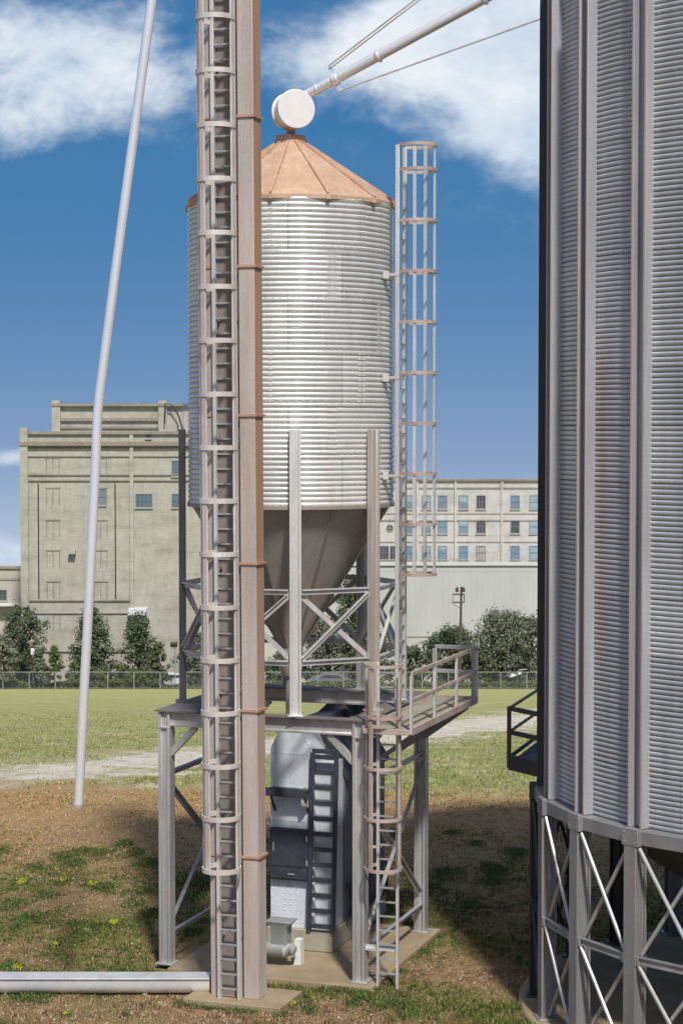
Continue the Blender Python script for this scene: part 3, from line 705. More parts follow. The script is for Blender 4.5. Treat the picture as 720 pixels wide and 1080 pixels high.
mb=MB().bb(-.72,.72,-.42,.42,HT,HT+1.0); mb.cyl((-.72,-.42,HT+1.0),(-.72,.42,HT+1.0),.01); mb.cyl((0,-.42,HT+.98),(0,.42,HT+.98),.72,32)
mb.build('head',M['casing'],leg,bevel=.02)
ladder(leg,(-.065,-.36),(0,-1,0),.45,0,HT-.1,.314,[2.86+1.10*k for k in range(20)],.40,.38,(M['steel_light'],M['steel'],M['hoop_pale'],M['hoop_pale']),rz0=.22,straps=(2,62,178),rail=(.075,.11),hoop_h=.10,strap=.12)
for k in range(9):
    z=1.3+2.6*k
    for s in(-.27,.14): MB().bb(s-.02,s+.02,-.34,-.10,z,z+.06).build('ladder_bracket',M['steel'],leg)

# long drooping spout
def worldpart(parent): return parent.location
spo=empty('loadout_spout',(-5.45,41,4.3),0,'long slim slightly bent silver spout hanging left of the elevator leg','pipe')
O=spo.location
pts=[at(81,853,41),at(87,740,41),at(93,640,41),at(98.5,540,41),at(101.5,480,41),at(103,440,41),at(106,412,41),at(111,375,41),at(121,300,41),at(142,150,41),at(163,0,41),at(171,-60,41)]
pts=[p-O for p in pts]; ptop=Vector((LX-.55,LY,HT-.6))-O
pts.append(pts[-1].lerp(ptop,.5)+Vector((-.12,0,.3))); pts.append(ptop)
MB().tube(pts,[.098]*len(pts),20).build('pipe',M['pipe'],spo)
b0=pts[0]; dv=(pts[1]-pts[0]).normalized()
MB().cyl(b0-dv*.02,b0+dv*.05,.104,20).build('end_ring',M['steel'],spo)

# ground conveyor tube with flat lid
cv=empty('screw_conveyor',(-5.0,42.35,0),0,'horizontal silver conveyor trough with a flat lid lying on the ground to the left','conveyor')
xr=-2.82+5.0; xl=-6.5
mb=MB(); prof=[]
for k in range(13):
    a=math.pi+math.pi*k/12; prof.append((.235*math.cos(a),.235*math.sin(a)))
prof=[(-.235,.12)]+prof+[(.235,.12)]
zc=.27
mb.profile((xl,0,zc),(xr,0,zc+.0),[(p[0],-p[1]) for p in prof][::-1] if False else [(p[0],p[1]) for p in prof],(0,1,0))
mb.build('trough',M['pipe'],cv,smooth=50)
zmax=.27+.235
mb=MB(); mb.bb(xl,xr,-.275,.275,zc+.123,zc+.145); mb.build('lid',M['steel_light'],cv,bevel=.004)
mb=MB(); mb.bb(xr+.002,xr+.03,-.27,.27,.03,zc+.15); mb.build('end_flange',M['red'],cv)
for x in (-5.2,-2.2,.8): MB().bb(x-.04,x+.04,-.16,.16,-.04,.06).build('support_foot',M['steel'],cv)

# ------------------------------------------------------------------ riveted machine under the frame
MX,MY=-.216,45.3
mc=empty('grinding_machine',(MX,MY,.1),ROT,'blue grey riveted machine with black door box and black ladder under the steel frame','machine')
MB().bb(-1.62,.0,0,4.1,0,.50).build('concrete_block',M['concrete'],mc,bevel=.03)
tw=MB()
x0,x1=-1.56,-.50; y0,y1=.14,.95; prof=[(x0,.50),(x1,.50),(x1,4.65),(-.76,5.18),(-1.28,5.18),(x0,4.65)]
vs_=[(x,y0,z) for x,z in prof]+[(x,y1,z) for x,z in prof]; n=6
tw.add(vs_,[(5,4,3,2,1,0)[::-1],tuple(range(11,5,-1))]+[((i+1)%n,i,n+i,n+(i+1)%n) for i in range(n)])
for z in (.62,2.98,3.25,4.55,3.75):
    k=0
    while x0+.06+k*.085<x1-.03: tw.dome((x0+.06+k*.085,y0,z),.024); k+=1
for x in (-1.20,-1.06,-.92): 
    for k in range(5): tw.dome((x,y0,.9+.13*k),.023)
for s in (0,1):
    for k in range(7): f=k/6; tw.dome(((x0+.05)+(f*.25) if s==0 else (x1-.05)-f*.24,y0,4.62+.5*f),.023)
for k in range(20):
    tw.dome((x0+.05,y0,.8+.19*k),.022); tw.dome((x1-.05,y0,.8+.19*k),.022)
tower=tw.build('front_tower',M['bluegrey'],mc,smooth=30)
mb=MB(); mb.bb(x0+.02,x1-.05,y0-.36,y0-.005,3.68,3.76); mb.bb(x0+.02,x1-.05,y0-.38,y0-.362,3.60,3.80); mb.bar((-.62,y0-.34,3.66),(-.62,y0-.01,3.2),.05,.05); mb.bar((-1.44,y0-.34,3.66),(-1.44,y0-.01,3.2),.05,.05)
mb.build('step_platform',M['black'],mc,bevel=.01)
mb=MB(); mb.cyl((-.66,y0-.01,3.35),(-.66,y0-.28,3.42),.09,16,.05); mb.cyl((-.66,y0-.28,3.42),(-.66,y0-.33,3.80),.05,12); mb.cyl((-.74,y0-.33,3.82),(-.58,y0-.33,3.84),.03); mb.build('valve',M['steel_light'],mc)
db=MB().bb(x0+.03,x1-.08,y0-.16,y0-.004,1.62,2.82).build('door_box',M['black'],mc,bevel=.02)
mb=MB(); mb.bb(x0+.08,x1-.20,y0-.175,y0-.162,1.95,2.74); mb.bb(x0+.06,x1-.11,y0-.178,y0-.162,1.66,1.88); mb.build('door',M['black'],db,bevel=.006)
for hb in ((-1.06,-.9,y0-.20,y0-.18,1.76,1.79),(x0+.13,x0+.15,y0-.2,y0-.177,2.3,2.5)): MB().bb(*hb).build('handle',M['steel'],db)
# ladder (black, sloping very slightly) in front of the right side
mb=MB(); l0,l1=-.48,.10; yl=.0
for x in(l0,l1): mb.bar((x-.06,yl-.06,.52),(x,yl+.02,4.62),.10,.07)
mb.bar((l0,yl+.02,4.66),(l1,yl+.02,4.66),.1,.07,(0,0,1))
bl=mb.build('ladder',M['black'],mc,bevel=.008)
for k in range(12):
    f=(.62+k*.355-.52)/4.1; MB().bar((l0-.06*(1-f)+.05,yl-.06+.08*f,.62+k*.355),(l1-.06*(1-f)-.05,yl-.06+.08*f,.62+k*.355),.10,.05,(0,0,1)).build('rung',M['black'],bl)
mb=MB(); mb.tube([(x1-.03,y0-.05,1.0),(x1-.03,y0-.05,1.5),(x1-.10,y0-.06,1.6),(x1-.10,y0-.06,1.75)],.022,8); mb.build('conduit',M['steel'],mc)
for zz in (2.05,2.62): MB().cyl((x1-.105,y0-.17,zz-.06),(x1-.105,y0-.17,zz+.06),.022,8).build('hinge',M['steel'],db)
# main body with peaked dark roof
bd=MB()
X0,X1=-1.50,-.02; ya,yb=.96,4.0
prof=[(X0,.50),(X1,.50),(X1,3.9),(-.75,5.15),(X0,5.0)]
n=5; bd.add([(x,ya if i else ya,z) for i,(x,z) in enumerate(prof)]+[(x,yb,z) for x,z in prof],[tuple(range(n)),tuple(range(2*n-1,n-1,-1))]+[((i+1)%n,i,n+i,n+(i+1)%n) for i in range(n)])
for k in range(16): bd.dome((X1,ya+.08,.7+.2*k),.018,(1,0,0)); bd.dome((X1,ya+1.2,.7+.2*k),.018,(1,0,0))
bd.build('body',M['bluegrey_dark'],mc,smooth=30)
mb=MB(); mb.bb(-.50,-.06,.3,.955,.50,4.35)
mb.build('side_casing',M['bluegrey'],mc,bevel=.01)
mb=MB(); mb.add([(X0-.1,ya-.05,5.04),(-.75,ya-.05,5.20),(X1+.12,ya-.05,3.86),(X0-.1,yb+.1,5.04),(-.75,yb+.1,5.20),(X1+.12,yb+.1,3.86)],[(0,1,4,3),(1,2,5,4)])
rfm=mb.build('roof',M['dark'],mc,smooth=0); s_=rfm.modifiers.new('solid','SOLIDIFY'); s_.thickness=.05
for z in (2.35,3.0):
    mb=MB()
    for k in range(6): mb.box((X1+.03,2.1,z+.085*k),(.07,1.0,.03),Matrix.Rotation(R(25),3,'Y'))
    mb.build('louvre',M['black'],mc)
mb=MB()
for k in range(5): mb.bar((X1+.09,1.1+.7*k,.55),(X1+.09,1.1+.7*k,1.35),.06,.06)
mb.bar((X1+.09,.9,1.35),(X1+.09,4.0,1.35),.06,.06); mb.bar((X1+.09,.9,.6),(X1+.09,4.0,.6),.06,.06); mb.build('guard_rail',M['black'],mc)
mb=MB(); mb.cyl((-.4,3.0,5.0),(-.4,3.0,5.45),.35,8,.1); mb.add([(-1.7,3.3,4.9),(.5,3.3,4.9),(.5,4.4,4.9),(-1.7,4.4,4.9),(-1.0,3.7,5.62),(-.2,3.7,5.62),(-.2,4.0,5.62),(-1.0,4.0,5.62)],[(0,1,5,4),(1,2,6,5),(2,3,7,6),(3,0,4,7),(4,5,6,7)])
mb.build('hood',M['dark'],mc)

# inlet chute between leg and machine
ic=empty('inlet_chute',(-1.35,44.3,.1),ROT,'grey chute and short capped tube at the foot of the elevator leg','chute')
o0=Vector((-1.35,44.3,.1)); Ri=Matrix.Rotation(-ROT,3,'Z')
def loc_(px,py,Y): return Ri@(at(px,py,Y)-o0)
c0=loc_(296,978,44.3)
mb=MB(); mb.add([c0+Vector((a*.32,b_*.25,.07)) for a,b_ in((-1,-1),(1,-1),(1,1),(-1,1))]+[c0+Vector((a*.19,b_*.18,-.06)) for a,b_ in((-1,-1),(1,-1),(1,1),(-1,1))]+[c0+Vector((a*.17,b_*.17,-.55)) for a,b_ in((-1,-1),(1,-1),(1,1),(-1,1))],
   [(0,1,2,3)]+[(i+4,(i+1)%4+4,(i+1)%4,i) for i in range(4)]+[(i+8,(i+1)%4+8,(i+1)%4+4,i+4) for i in range(4)])
mb.build('hopper',M['duct'],ic,bevel=.012,smooth=30)
q=loc_(300,1007,44.2); mb=MB(); mb.tube([q+Vector((-.75,-.0,.0)),q+Vector((0,0,0)),q+Vector((.18,0,.03)),q+Vector((.26,0,.06))],[.17,.17,.14,.05],20); mb.build('tube',M['duct'],ic)
mb=MB(); mb.bb(q.x+.13,q.x+.29,q.y+.22,q.y+.45,-.02,.56); mb.build('end_block',M['white'],ic)

# ------------------------------------------------------------------ big bin on the right
GX,GY,GR=10.5,41.3,6.18
gb=empty('grain_silo',(GX,GY,.1),0,'huge dark edged corrugated silo on braced steel legs at the right edge','grain silo')
GZ=.1; zr=4.62-GZ; ztop=21.4-GZ
mb=corrug(GR,zr,ztop,.0985,.022,220)
for i in range(16):
    for k in range(24*9):
        a=2*math.pi*k/(24*9)
        if math.cos(a)<-.2: continue
        mb.dome(P3(GR+.018,a,zr+i*1.084+.05),.015,P3(1,a,0),5)
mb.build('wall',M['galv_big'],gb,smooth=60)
MB().lathe([(.7,24.6-GZ),(GR+.15,21.45-GZ),(GR+.15,21.3-GZ),(GR-.1,21.3-GZ)],24,(0,0),R(-6)).build('roof',M['roof'],gb,smooth=0)
MB().lathe([(.02,25.4-GZ),(.6,25.2-GZ),(.7,24.9-GZ),(.7,24.5-GZ)],32).build('roof_cap',M['galv_big'],gb)
MB().lathe([(GR-.05,zr-.1),(.5,zr-3.6),(.5,.3)],64).build('hopper_cone',M['dark'],gb)  # dark colour stands in for the shadow under the silo
ring=MB().lathe([(GR-.12,zr+.0),(GR+.28,zr+.0),(GR+.30,zr-.02),(GR+.30,zr-.27),(GR+.26,zr-.29),(GR-.12,zr-.29)],24,(0,0),R(-6)).build('ring_beam',M['steel_big'],gb,smooth=0)
for k in range(24):
    a=R(-6+15*k); td=Vector((math.cos(a),math.sin(a),0)); rd=P3(1,a,0)
    dm=M['dark'] if k in (17,18,16,15) else M['steel_big']  # left flank members painted dark to stand for its shaded side
    mb=MB(); mb.profile(P3(GR+.09,a,zr+.012),P3(GR+.09,a,ztop-.1),[(-.17,-.13),(-.135,-.13),(-.135,.05),(.135,.05),(.135,-.13),(.17,-.13),(.17,.10),(-.17,.10)],td)
    # profile's b axis may point inwards: harmless, both faces are modelled
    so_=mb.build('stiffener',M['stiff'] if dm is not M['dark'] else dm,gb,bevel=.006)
    if dm is not M['dark']:
        for s_ in(-1,1): MB().bar(P3(GR+.228,a,zr+.03)+td*s_*.1525,P3(GR+.228,a,ztop-.1)+td*s_*.1525,.04,.012,td).build('edge_strip',M['edge'],so_)
    mb=MB(); mb.profile(P3(GR+.20,a,.0),P3(GR+.20,a,zr-.30),[(-.16,-.15),(-.11,-.15),(-.11,-.09),(.11,-.09),(.11,-.15),(.16,-.15),(.16,.15),(.11,.15),(.11,.09),(-.11,.09),(-.11,.15),(-.16,.15)],rd)
    mb.box(P3(GR+.2,a,.02),(.5,.45,.04),Matrix.Rotation(a,3,'Z')); mb.build('leg',dm,gb,bevel=.008)
    mb=MB(); mb.box(P3(GR+.31,a,zr-.14),(.40,.12,.33),Matrix.Rotation(a,3,'Z'))
    for s in(-1,1):
        for j in(-1,1): mb.dome(P3(GR+.37,a,zr-.14+j*.09)+td*s*.13,.022,rd)
    mb.build('bracket',dm,ring,bevel=.012)
    a2=R(-6+15*(k+1)); 
    if math.cos(a)>-.6:
        e0=.026; rr_=GR+.28
        for (za,zb_) in ((zr-.34,2.25-GZ),(2.05-GZ,.12)):
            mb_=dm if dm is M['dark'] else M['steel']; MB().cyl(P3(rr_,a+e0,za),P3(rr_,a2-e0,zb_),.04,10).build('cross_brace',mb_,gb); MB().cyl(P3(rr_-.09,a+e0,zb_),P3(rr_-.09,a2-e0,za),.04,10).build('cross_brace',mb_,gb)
        mb=MB(); mb.hbeam(P3(GR+.26,a+.022,2.15-GZ),P3(GR+.26,a2-.022,2.15-GZ),.15,.1,(0,0,1),.03,.03); mb.box(P3(GR+.32,a,2.15-GZ),(.40,.06,.18),Matrix.Rotation(a,3,'Z')); mb.build('girt',dm,gb,bevel=.006)
# inlet auger glimpsed under it
# small dark platform on its left flank
pf=[at(540,806,43.2),at(567,812,42.0),at(567.5,770,46.4)]
A=Vector((3.66,43.3,4.85))-gb.location; B=Vector((4.5,41.9,4.85))-gb.location; C=Vector((4.62,46.2,4.90))-gb.location
mb=MB(); mb.add([A,B,B+(C-A)*.9,C,A+Vector((0,0,-.08)),B+Vector((0,0,-.08)),B+(C-A)*.9+Vector((0,0,-.08)),C+Vector((0,0,-.08))],[(3,2,1,0),(4,5,6,7),(0,1,5,4),(1,2,6,5),(2,3,7,6),(3,0,4,7)])
pl=mb.build('platform',M['dark'],gb)
mb=MB()
for h in (1.20,.68):
    mb.bar(A+Vector((0,0,h)),B+Vector((0,0,h)),.1 if h>1 else .1,.05,(0,0,1)); mb.bar(A+Vector((0,0,h)),C+Vector((0,0,h)),.05,.05,(0,0,1))
mb.bar(A+Vector((0,0,.02)),B+Vector((0,0,.02)),.34,.05,(0,0,1)); mb.bar(A+Vector((0,0,.12)),C+Vector((0,0,.12)),.08,.04,(0,0,1))
for q in (A,B,C): mb.bar(q+Vector((0,0,-.1)),q+Vector((0,0,1.24)),.09,.09)
mb.build('railing',M['dark'],pl)

# ------------------------------------------------------------------ background buildings
def plane_part(name,mat,parent,px0,px1,py0,py1,Y,d0,d1,O,label=None):
    """box given by its outline in the facade plane at distance Y, from depth d0 (towards us) to d1"""
    s=Y/F; mb=MB().bb((px0-360)*s-O.x,(px1-360)*s-O.x,Y+d0-O.y,Y+d1-O.y,H+(450-py1)*s-O.z,H+(450-py0)*s-O.z)
    return mb.build(name,mat,parent,label=label)
def window(parent,cx,cy,wd,ht,Y,O,glass,frame=None,cols=2,rows=2,sill=True):
    s=Y/F; x=(cx-360)*s-O.x; z=H+(450-cy)*s-O.z; y=Y-O.y; w_=wd*s/2; h_=ht*s/2; t=.07
    mb=MB(); mb.bb(x-w_-t,x-w_,y-.09,y+.0,z-h_-t,z+h_+t); mb.bb(x+w_,x+w_+t,y-.09,y,z-h_-t,z+h_+t); mb.bb(x-w_,x+w_,y-.09,y,z+h_,z+h_+t); mb.bb(x-w_,x+w_,y-.09,y,z-h_-t,z-h_)
    for i in range(1,cols): xx=x-w_+2*w_*i/cols; mb.bb(xx-.03,xx+.03,y-.07,y-.03,z-h_,z+h_)
    for i in range(1,rows): zz=z-h_+2*h_*i/rows; mb.bb(x-w_,x+w_,y-.075,y-.028,zz-.03,zz+.03)
    f=mb.build('window',frame or M['wframe'],parent)
    if glass is M['glass_blue']: glass=M[rnd.choice(['glass_blue','glass_blue','glass_pale','glass_blue2'])]
    MB().bb(x-w_,x+w_,y-.025,y+.02,z-h_,z+h_).build('pane',glass,f)
    if cols==1 and rnd.random()<.5:
        zz=z-h_+2*h_*rnd.uniform(.3,.8); MB().bb(x-w_*.95,x+w_*.95,y-.045,y-.03,zz,z+h_*.97).build('blind',M['wframe_pale'] if rnd.random()<.3 else M['glass_pale'],f)
    if sill: MB().bb(x-w_-.15,x+w_+.15,y-.16,y-.001,z-h_-t-.14,z-h_-t-.002).build('sill',M['wframe_light'],f)
Yb=210; bz=hgt(0,Yb)-1.5
O=Vector((-21,Yb,bz)); ware=empty('brick_warehouse',O,0,'tall tan brick warehouse with blank bricked up openings and a brown cornice','warehouse')
s=Yb/F
plane_part('wall',M['brick'],ware,22,268,456,745,Yb,0,24,O)
plane_part('penthouse',M['brick'],ware,50,190,427,456,Yb,4,20,O)
for x in (50,164): plane_part('pier',M['brick'],ware,x,x+9,422,456,Yb,3.6,5,O)
plane_part('pier',M['brick'],ware,22,30,451,745,Yb,-.35,.6,O)
plane_part('pier',M['brick'],ware,137,141,456,720,Yb,-.25,.0,O)
plane_part('coping',M['brick_dark'],ware,49,191,425,428,Yb,3.5,20.3,O)
plane_part('coping',M['brick_dark'],ware,30.5,269,455,458,Yb,-.3,.6,O)
plane_part('string_course',M['brick_cornice'],ware,50.5,164,441,444,Yb,3.7,4,O)
plane_part('string_course',M['brick_dark'],ware,50.5,164,450,452,Yb,3.8,4,O)
plane_part('cornice',M['brick_cornice'],ware,21,269,466,470,Yb,-.45,-.36,O)
mb=MB()
for k in range(118):   # dentils under the cornice
    x=(30.8+k*2-360)*s-O.x; z=H+(450-472)*s-O.z; mb.bb(x,x+.11,-.18,-.002,z-.2,z+.2)
mb.build('dentils',M['brick_dark'],ware)
for y,m_ in ((480,'wframe_light'),(500,'brick_dark'),(506,'brick_dark'),(633,'brick_dark'),(646,'wframe_light'),(687,'brick_dark')):
    plane_part('string_course',M[m_],ware,30.5,268 if y<600 else 138,y,y+1.4,Yb,-.16,-.003,O)
for x0,x1 in ((40,74),(88,121),(30.5,40),(121,136)):  # shallow brick panels outlined
    for xx in (x0,x1): plane_part('pilaster_edge',M['brick'],ware,xx,xx+1.0,510,632,Yb,-.05,-.004,O)
for cx in (56,106):
    for cy in (492,524,558,590,623,656):
        mb=MB()
        for (a,b_,c_,d_) in ((cx-7,cx-6.3,cy-9,cy+8),(cx+6.3,cx+7,cy-9,cy+8),(cx-7.6,cx+7.6,cy-10,cy-8.8),(cx-.3,cx+.3,cy-8,cy+8)):
            mb.bb((a-360)*s-O.x,(b_-360)*s-O.x,-.07,-.002,H+(450-d_)*s-O.z,H+(450-c_)*s-O.z)
        mb.build('blocked_opening',M['brick_dark'],ware)
for cx,cy,w_,h_,g_ in ((108,524,6,16,'glass_blue'),(152,528,16,13,'glassy'),(187,528,10,13,'glassy'),(187,494,10,15,'glassy'),(157,460,4,3,'glass_dark')):
    window(ware,cx,cy,w_,h_,Yb,O,M[g_],cols=4 if w_>12 else 2,rows=2)
plane_part('vent_box',M['wframe_light'],ware,73,80,580,584,Yb,-.8,-.003,O)
# loading chute canopy
zq=H+(450-641)*s-O.z; xq=(136-360)*s-O.x
mb=MB(); mb.add([(xq,-.003,zq),(xq+1.9,-.003,zq),(xq+1.9,-1.5,zq-.1),(xq,-1.5,zq-.1),(xq+.4,-.003,zq-1.7),(xq+2.1,-.003,zq-1.7),(xq+1.9,-1.5,zq-.7),(xq,-1.5,zq-.7)],[(0,1,2,3),(3,2,6,7),(0,3,7,4),(1,5,6,2),(4,7,6,5)])
mb.build('loading_canopy',M['bluegrey'],ware,smooth=0)
# broken parapet, pipe on the roof
mb=MB(); x1_=(171-360)*s-O.x; z1_=H+(450-425)*s-O.z
mb.tube([(x1_,3.2,z1_-2.2),(x1_+.1,3.2,z1_),(x1_+.8,3.2,z1_-.2),(x1_+1.5,3.2,z1_-1.3),(x1_+2.2,.5,z1_-3)],.09,8); mb.build('roof_pipe',M['dark'],ware)
mb=MB(); zz_=H+(450-428)*s-O.z; xa=(190-360)*s-O.x
mb.add([(xa+.003,5,zz_-2.9),(xa+.003,5,zz_-.5),(xa+2.2,5,zz_-.6),(xa+2.6,5,zz_-2.9),(xa+.003,12,zz_-2.9),(xa+.003,12,zz_-.5),(xa+2.2,12,zz_-.6),(xa+2.6,12,zz_-2.9)],[(3,2,1,0),(4,5,6,7),(1,2,6,5),(2,3,7,6)]); mb.build('roof_block',M['brick'],ware,smooth=0)
# low cream building at far left
O2=Vector((-42,226,hgt(0,226)-1)); lw=empty('cream_building',O2,0,'low cream flat roofed building left of the brick warehouse','building')
plane_part('wall',M['pale_wall'],lw,-90,24,608,735,226,0,18,O2); plane_part('parapet',M['pale_wall'],lw,-90,24,600,608,226,0,.3,O2); plane_part('coping',M['brick_line'],lw,-91,24.5,597.5,600,226,-.2,.4,O2)
plane_part('band',M['brick_line'],lw,-90,24,610,612,226,-.1,-.003,O2); plane_part('awning',M['white'],lw,-90,23,636,638.5,226,-1.5,-.003,O2)
window(lw,2,628,8,10,226,O2,M['glass_dark'])
# right factory
Yf=236; O3=Vector((12,Yf,hgt(0,Yf)-1)); fac=empty('factory_building',O3,0,'long pale brick factory with rows of blue glazed windows','factory')
plane_part('wall',M['brick_pale'],fac,300,760,513,745,Yf,0,25,O3); plane_part('parapet',M['brick_pale'],fac,300,760,507,513,Yf,0,.4,O3)
plane_part('coping',M['brick_cornice'],fac,299,761,505,507,Yf,-.3,.5,O3)
plane_part('string_course',M['brick_line'],fac,300,760,514,515.2,Yf,-.12,-.003,O3)
for y in (541,548.5,571): plane_part('string_course',M['wframe_light'] if y!=548.5 else M['brick_line'],fac,300,760,y,y+.9,Yf,-.1,-.003,O3)
for x in (439,479,528,577,626): plane_part('pilaster',M['brick_pale'],fac,x,x+2.2,507.3,600,Yf,-.22,-.001,O3)
for cx,ty in ((405,1),(416,1),(432,0),(449.5,0),(466.5,0),(488.6,0),(507,1),(543,0),(563,0),(590,0),(612,0)):
    for j,cy in enumerate((529.5,555.5,583)):
        if cx<420 and j<2: continue
        g_='glass_dark' if (ty or (cx==543 and j==1)) else 'glass_blue'
        if cx==507 and j==2: g_='brick'
        window(fac,cx,cy,8.5,13,Yf,O3,M[g_],M['wframe'] if ty else M['glass_blue'],cols=3 if ty else 1,rows=2)
ro=at(411,557,Yf)-O3; mb=MB()
for k in range(24):
    a=k*math.pi/12; b2=a+math.pi/12; mb.bar(ro+Vector((math.cos(a)*.42,-.05,math.sin(a)*.42)),ro+Vector((math.cos(b2)*.42,-.05,math.sin(b2)*.42)),.09,.09,(0,1,0))
rw=mb.build('round_window',M['wframe_light'],fac); mb=MB().cyl(ro+Vector((0,-.03,0)),ro+Vector((0,.0,0)),.4,24); mb.build('pane',M['glass_dark'],rw); mb=MB(); mb.bar(ro+Vector((-.4,-.06,0)),ro+Vector((.4,-.06,0)),.06,.04,(0,0,1)); mb.bar(ro+Vector((0,-.06,-.4)),ro+Vector((0,-.06,.4)),.06,.04); mb.build('mullion',M['wframe_light'],rw)
Ys=222; O4=Vector((8,Ys,hgt(0,Ys)-1)); sh=empty('metal_shed',O4,0,'long windowless pale grey ribbed metal shed in front of the factory','shed')
plane_part('wall',M['shed'],sh,264,780,603,745,Ys,0,12,O4); plane_part('eave_trim',M['wframe_pale'],sh,263,781,592.5,596.5,Ys,-.25,.1,O4); plane_part('parapet',M['shed'],sh,264,780,596.5,603,Ys,-.02,.1,O4)
plane_part('plinth',M['brick_line'],sh,264,780,671.5,673,Ys,-.08,-.002,O4)
plane_part('trim',M['shed'],sh,264,780,673.2,730,Ys,-.04,-.002,O4)

# ------------------------------------------------------------------ trees
def tree(px,ytop,ybase,Y,wpx,leaf,label,seed,group='trees in front of the far buildings',name='tree',dens=1.0,cat='tree',leafsize=.36,low=.22,shape='round'):
    rt=random.Random(seed); s=Y/F; gz=hgt(0,Y); base=Vector(((px-360)*s,Y,gz)); ht=H+(450-ytop)*s-gz; w2=wpx*s/2
    t=empty(name,base,0,label,cat,group)
    mb=MB(); r_=max(.05,ht*.022); tp=[(0,0,-.2),(rt.uniform(-.1,.1),0,ht*.3),(rt.uniform(-.2,.2),rt.uniform(-.2,.2),ht*.6),(0,0,ht*.88)]
    mb.tube(tp,[r_*1.3,r_,r_*.65,r_*.2],8)
    clumps=[]
    nc_=int(74*dens)
    for k in range(nc_):
        zf=rt.uniform(low,1.0)
        if shape=='cone': wr=max(.16,(1-zf)**.6*1.1)*(.6+.4*min(1,(zf-low)/.12))
        else: wr=math.sqrt(max(.02,1-((zf-(low+1)/2)/((1-low)/2))**2))
        a=rt.uniform(0,6.283); q=wr*math.sqrt(rt.uniform(.1,1.0))*rt.uniform(.72,1.18)
        p=Vector((math.cos(a)*w2*q,math.sin(a)*w2*q,ht*zf-.1)); clumps.append((p,rt.uniform(.11,.22)*max(w2*1.3,ht*.36)))
    for p,r2 in clumps:
        if rt.random()<.5:
            st=Vector((0,0,max(ht*low*.8,p.z*.72-.3))); mb.tube([st,st.lerp(p,.5)+Vector((0,0,.1)),p],[r_*.42,r_*.28,r_*.1],5)
    mb.build('trunk',M['bark'],t)
    v_=[];f_=[]
    for p,r2 in clumps:
        for k in range(int(rt.uniform(38,70)*max(.6,r2/.5)**1.2)):
            dv=Vector((rt.gauss(0,1),rt.gauss(0,1),rt.gauss(0,.8))); 
            if dv.length<.01: continue
            dv.normalize(); q=p+dv*r2*rt.random()**.45*rt.choice((1,1,1,1.2,1.55)); 
            nn=(dv+Vector((rt.uniform(-1,1),rt.uniform(-1,1),rt.uniform(-.3,1.2)))).normalized()
            a_=nn.cross(Vector((rt.uniform(-1,1),rt.uniform(-1,1),rt.uniform(-1,1)))).normalized(); b_=nn.cross(a_); L_=leafsize*rt.uniform(.5,1.1)/2; n=len(v_)
            v_.extend([q-a_*L_,q+b_*L_*.55,q+a_*L_,q-b_*L_*.55]); f_.append((n,n+1,n+2,n+3))
    m_=MB(); m_.v=[tuple(x) for x in v_]; m_.f=f_; m_.build('crown',M[leaf],t,smooth=0)
    return t
T=tree
T(22,640,722,205,52,'leaf_dark','dense dark tree at the left corner of the brick warehouse',1,shape='round',low=.2,dens=1.3)
T(2,672,724,198,34,'leaf_olive','paler rounded tree cut off by the left edge of the photo',2,low=.15)
T(97,642,722,205,60,'leaf_dark','broad dark pointed tree behind the long slim spout',3,shape='cone',low=.12,dens=1.4)
T(146,650,722,204,54,'leaf_dark','tall pointed tree under the loading canopy of the warehouse',4,shape='cone',low=.12,dens=1.3)
T(166,678,724,200,28,'leaf_mid','narrow mid green tree at the right foot of the tall pointed tree',5,shape='cone',low=.1)
T(40,684,725,199,20,'leaf_olive','thin young tree with bare stem just right of the dark corner tree',6,shape='cone',low=.3,dens=.7)
T(57,682,725,199,24,'leaf_bush','slender light green young tree between two dark trees',7,shape='cone',low=.25,dens=.7)
T(78,700,725,199,22,'leaf_mid','small bush just left of the long slim spout',8,name='bush',cat='bush',low=.05,group='bushes along the fence')
for i,(x,y,w_) in enumerate(((112,704,18),(126,702,18),(140,705,16),(153,703,16))):
    T(x,y,725,199,w_,'leaf_bush',['light green bush nearest the slim spout on its right','light green bush left of centre below the pointed trees','small light green bush under the warehouse canopy','light green bush at the trunk of the narrow tree'][i],20+i,name='bush',cat='bush',low=.02,dens=.6,group='bushes along the fence')
T(206,668,720,206,46,'leaf_olive','loose olive tree seen between the left posts of the feed bin',9,dens=1.0)
T(300,690,722,206,60,'leaf_dark','dark tree behind the front left bracing of the feed bin',10,low=.1,dens=1.2)
T(345,655,722,210,56,'leaf_olive','olive tree behind the cross braces under the hopper cone',11,low=.1,dens=1.4)
T(374,610,722,212,46,'leaf_mid','tall tree rising behind the right cross brace of the feed bin',12,low=.1,dens=1.5)
T(395,668,724,206,50,'leaf_dark','dark tree behind the post top of the front ladder',13,low=.08,dens=1.2)
T(432,684,724,205,44,'leaf_dark','low dark tree just left of the platform railing',14,low=.06,dens=1.2)
T(476,663,724,208,64,'leaf_dark','dark rounded tree behind the wooden utility pole',15,low=.06,dens=1.6)
T(531,647,724,206,76,'leaf_olive','large olive grey tree beside the silo',16,low=.06,dens=2.4,leafsize=.34)
T(560,652,724,205,50,'leaf_olive','olive grey tree half hidden by the dark edge of the silo',17,low=.06,dens=1.5,leafsize=.34)
T(508,685,724,204,34,'leaf_mid','small green tree between the dark rounded tree and the large olive tree',18,low=.04,dens=1.2)

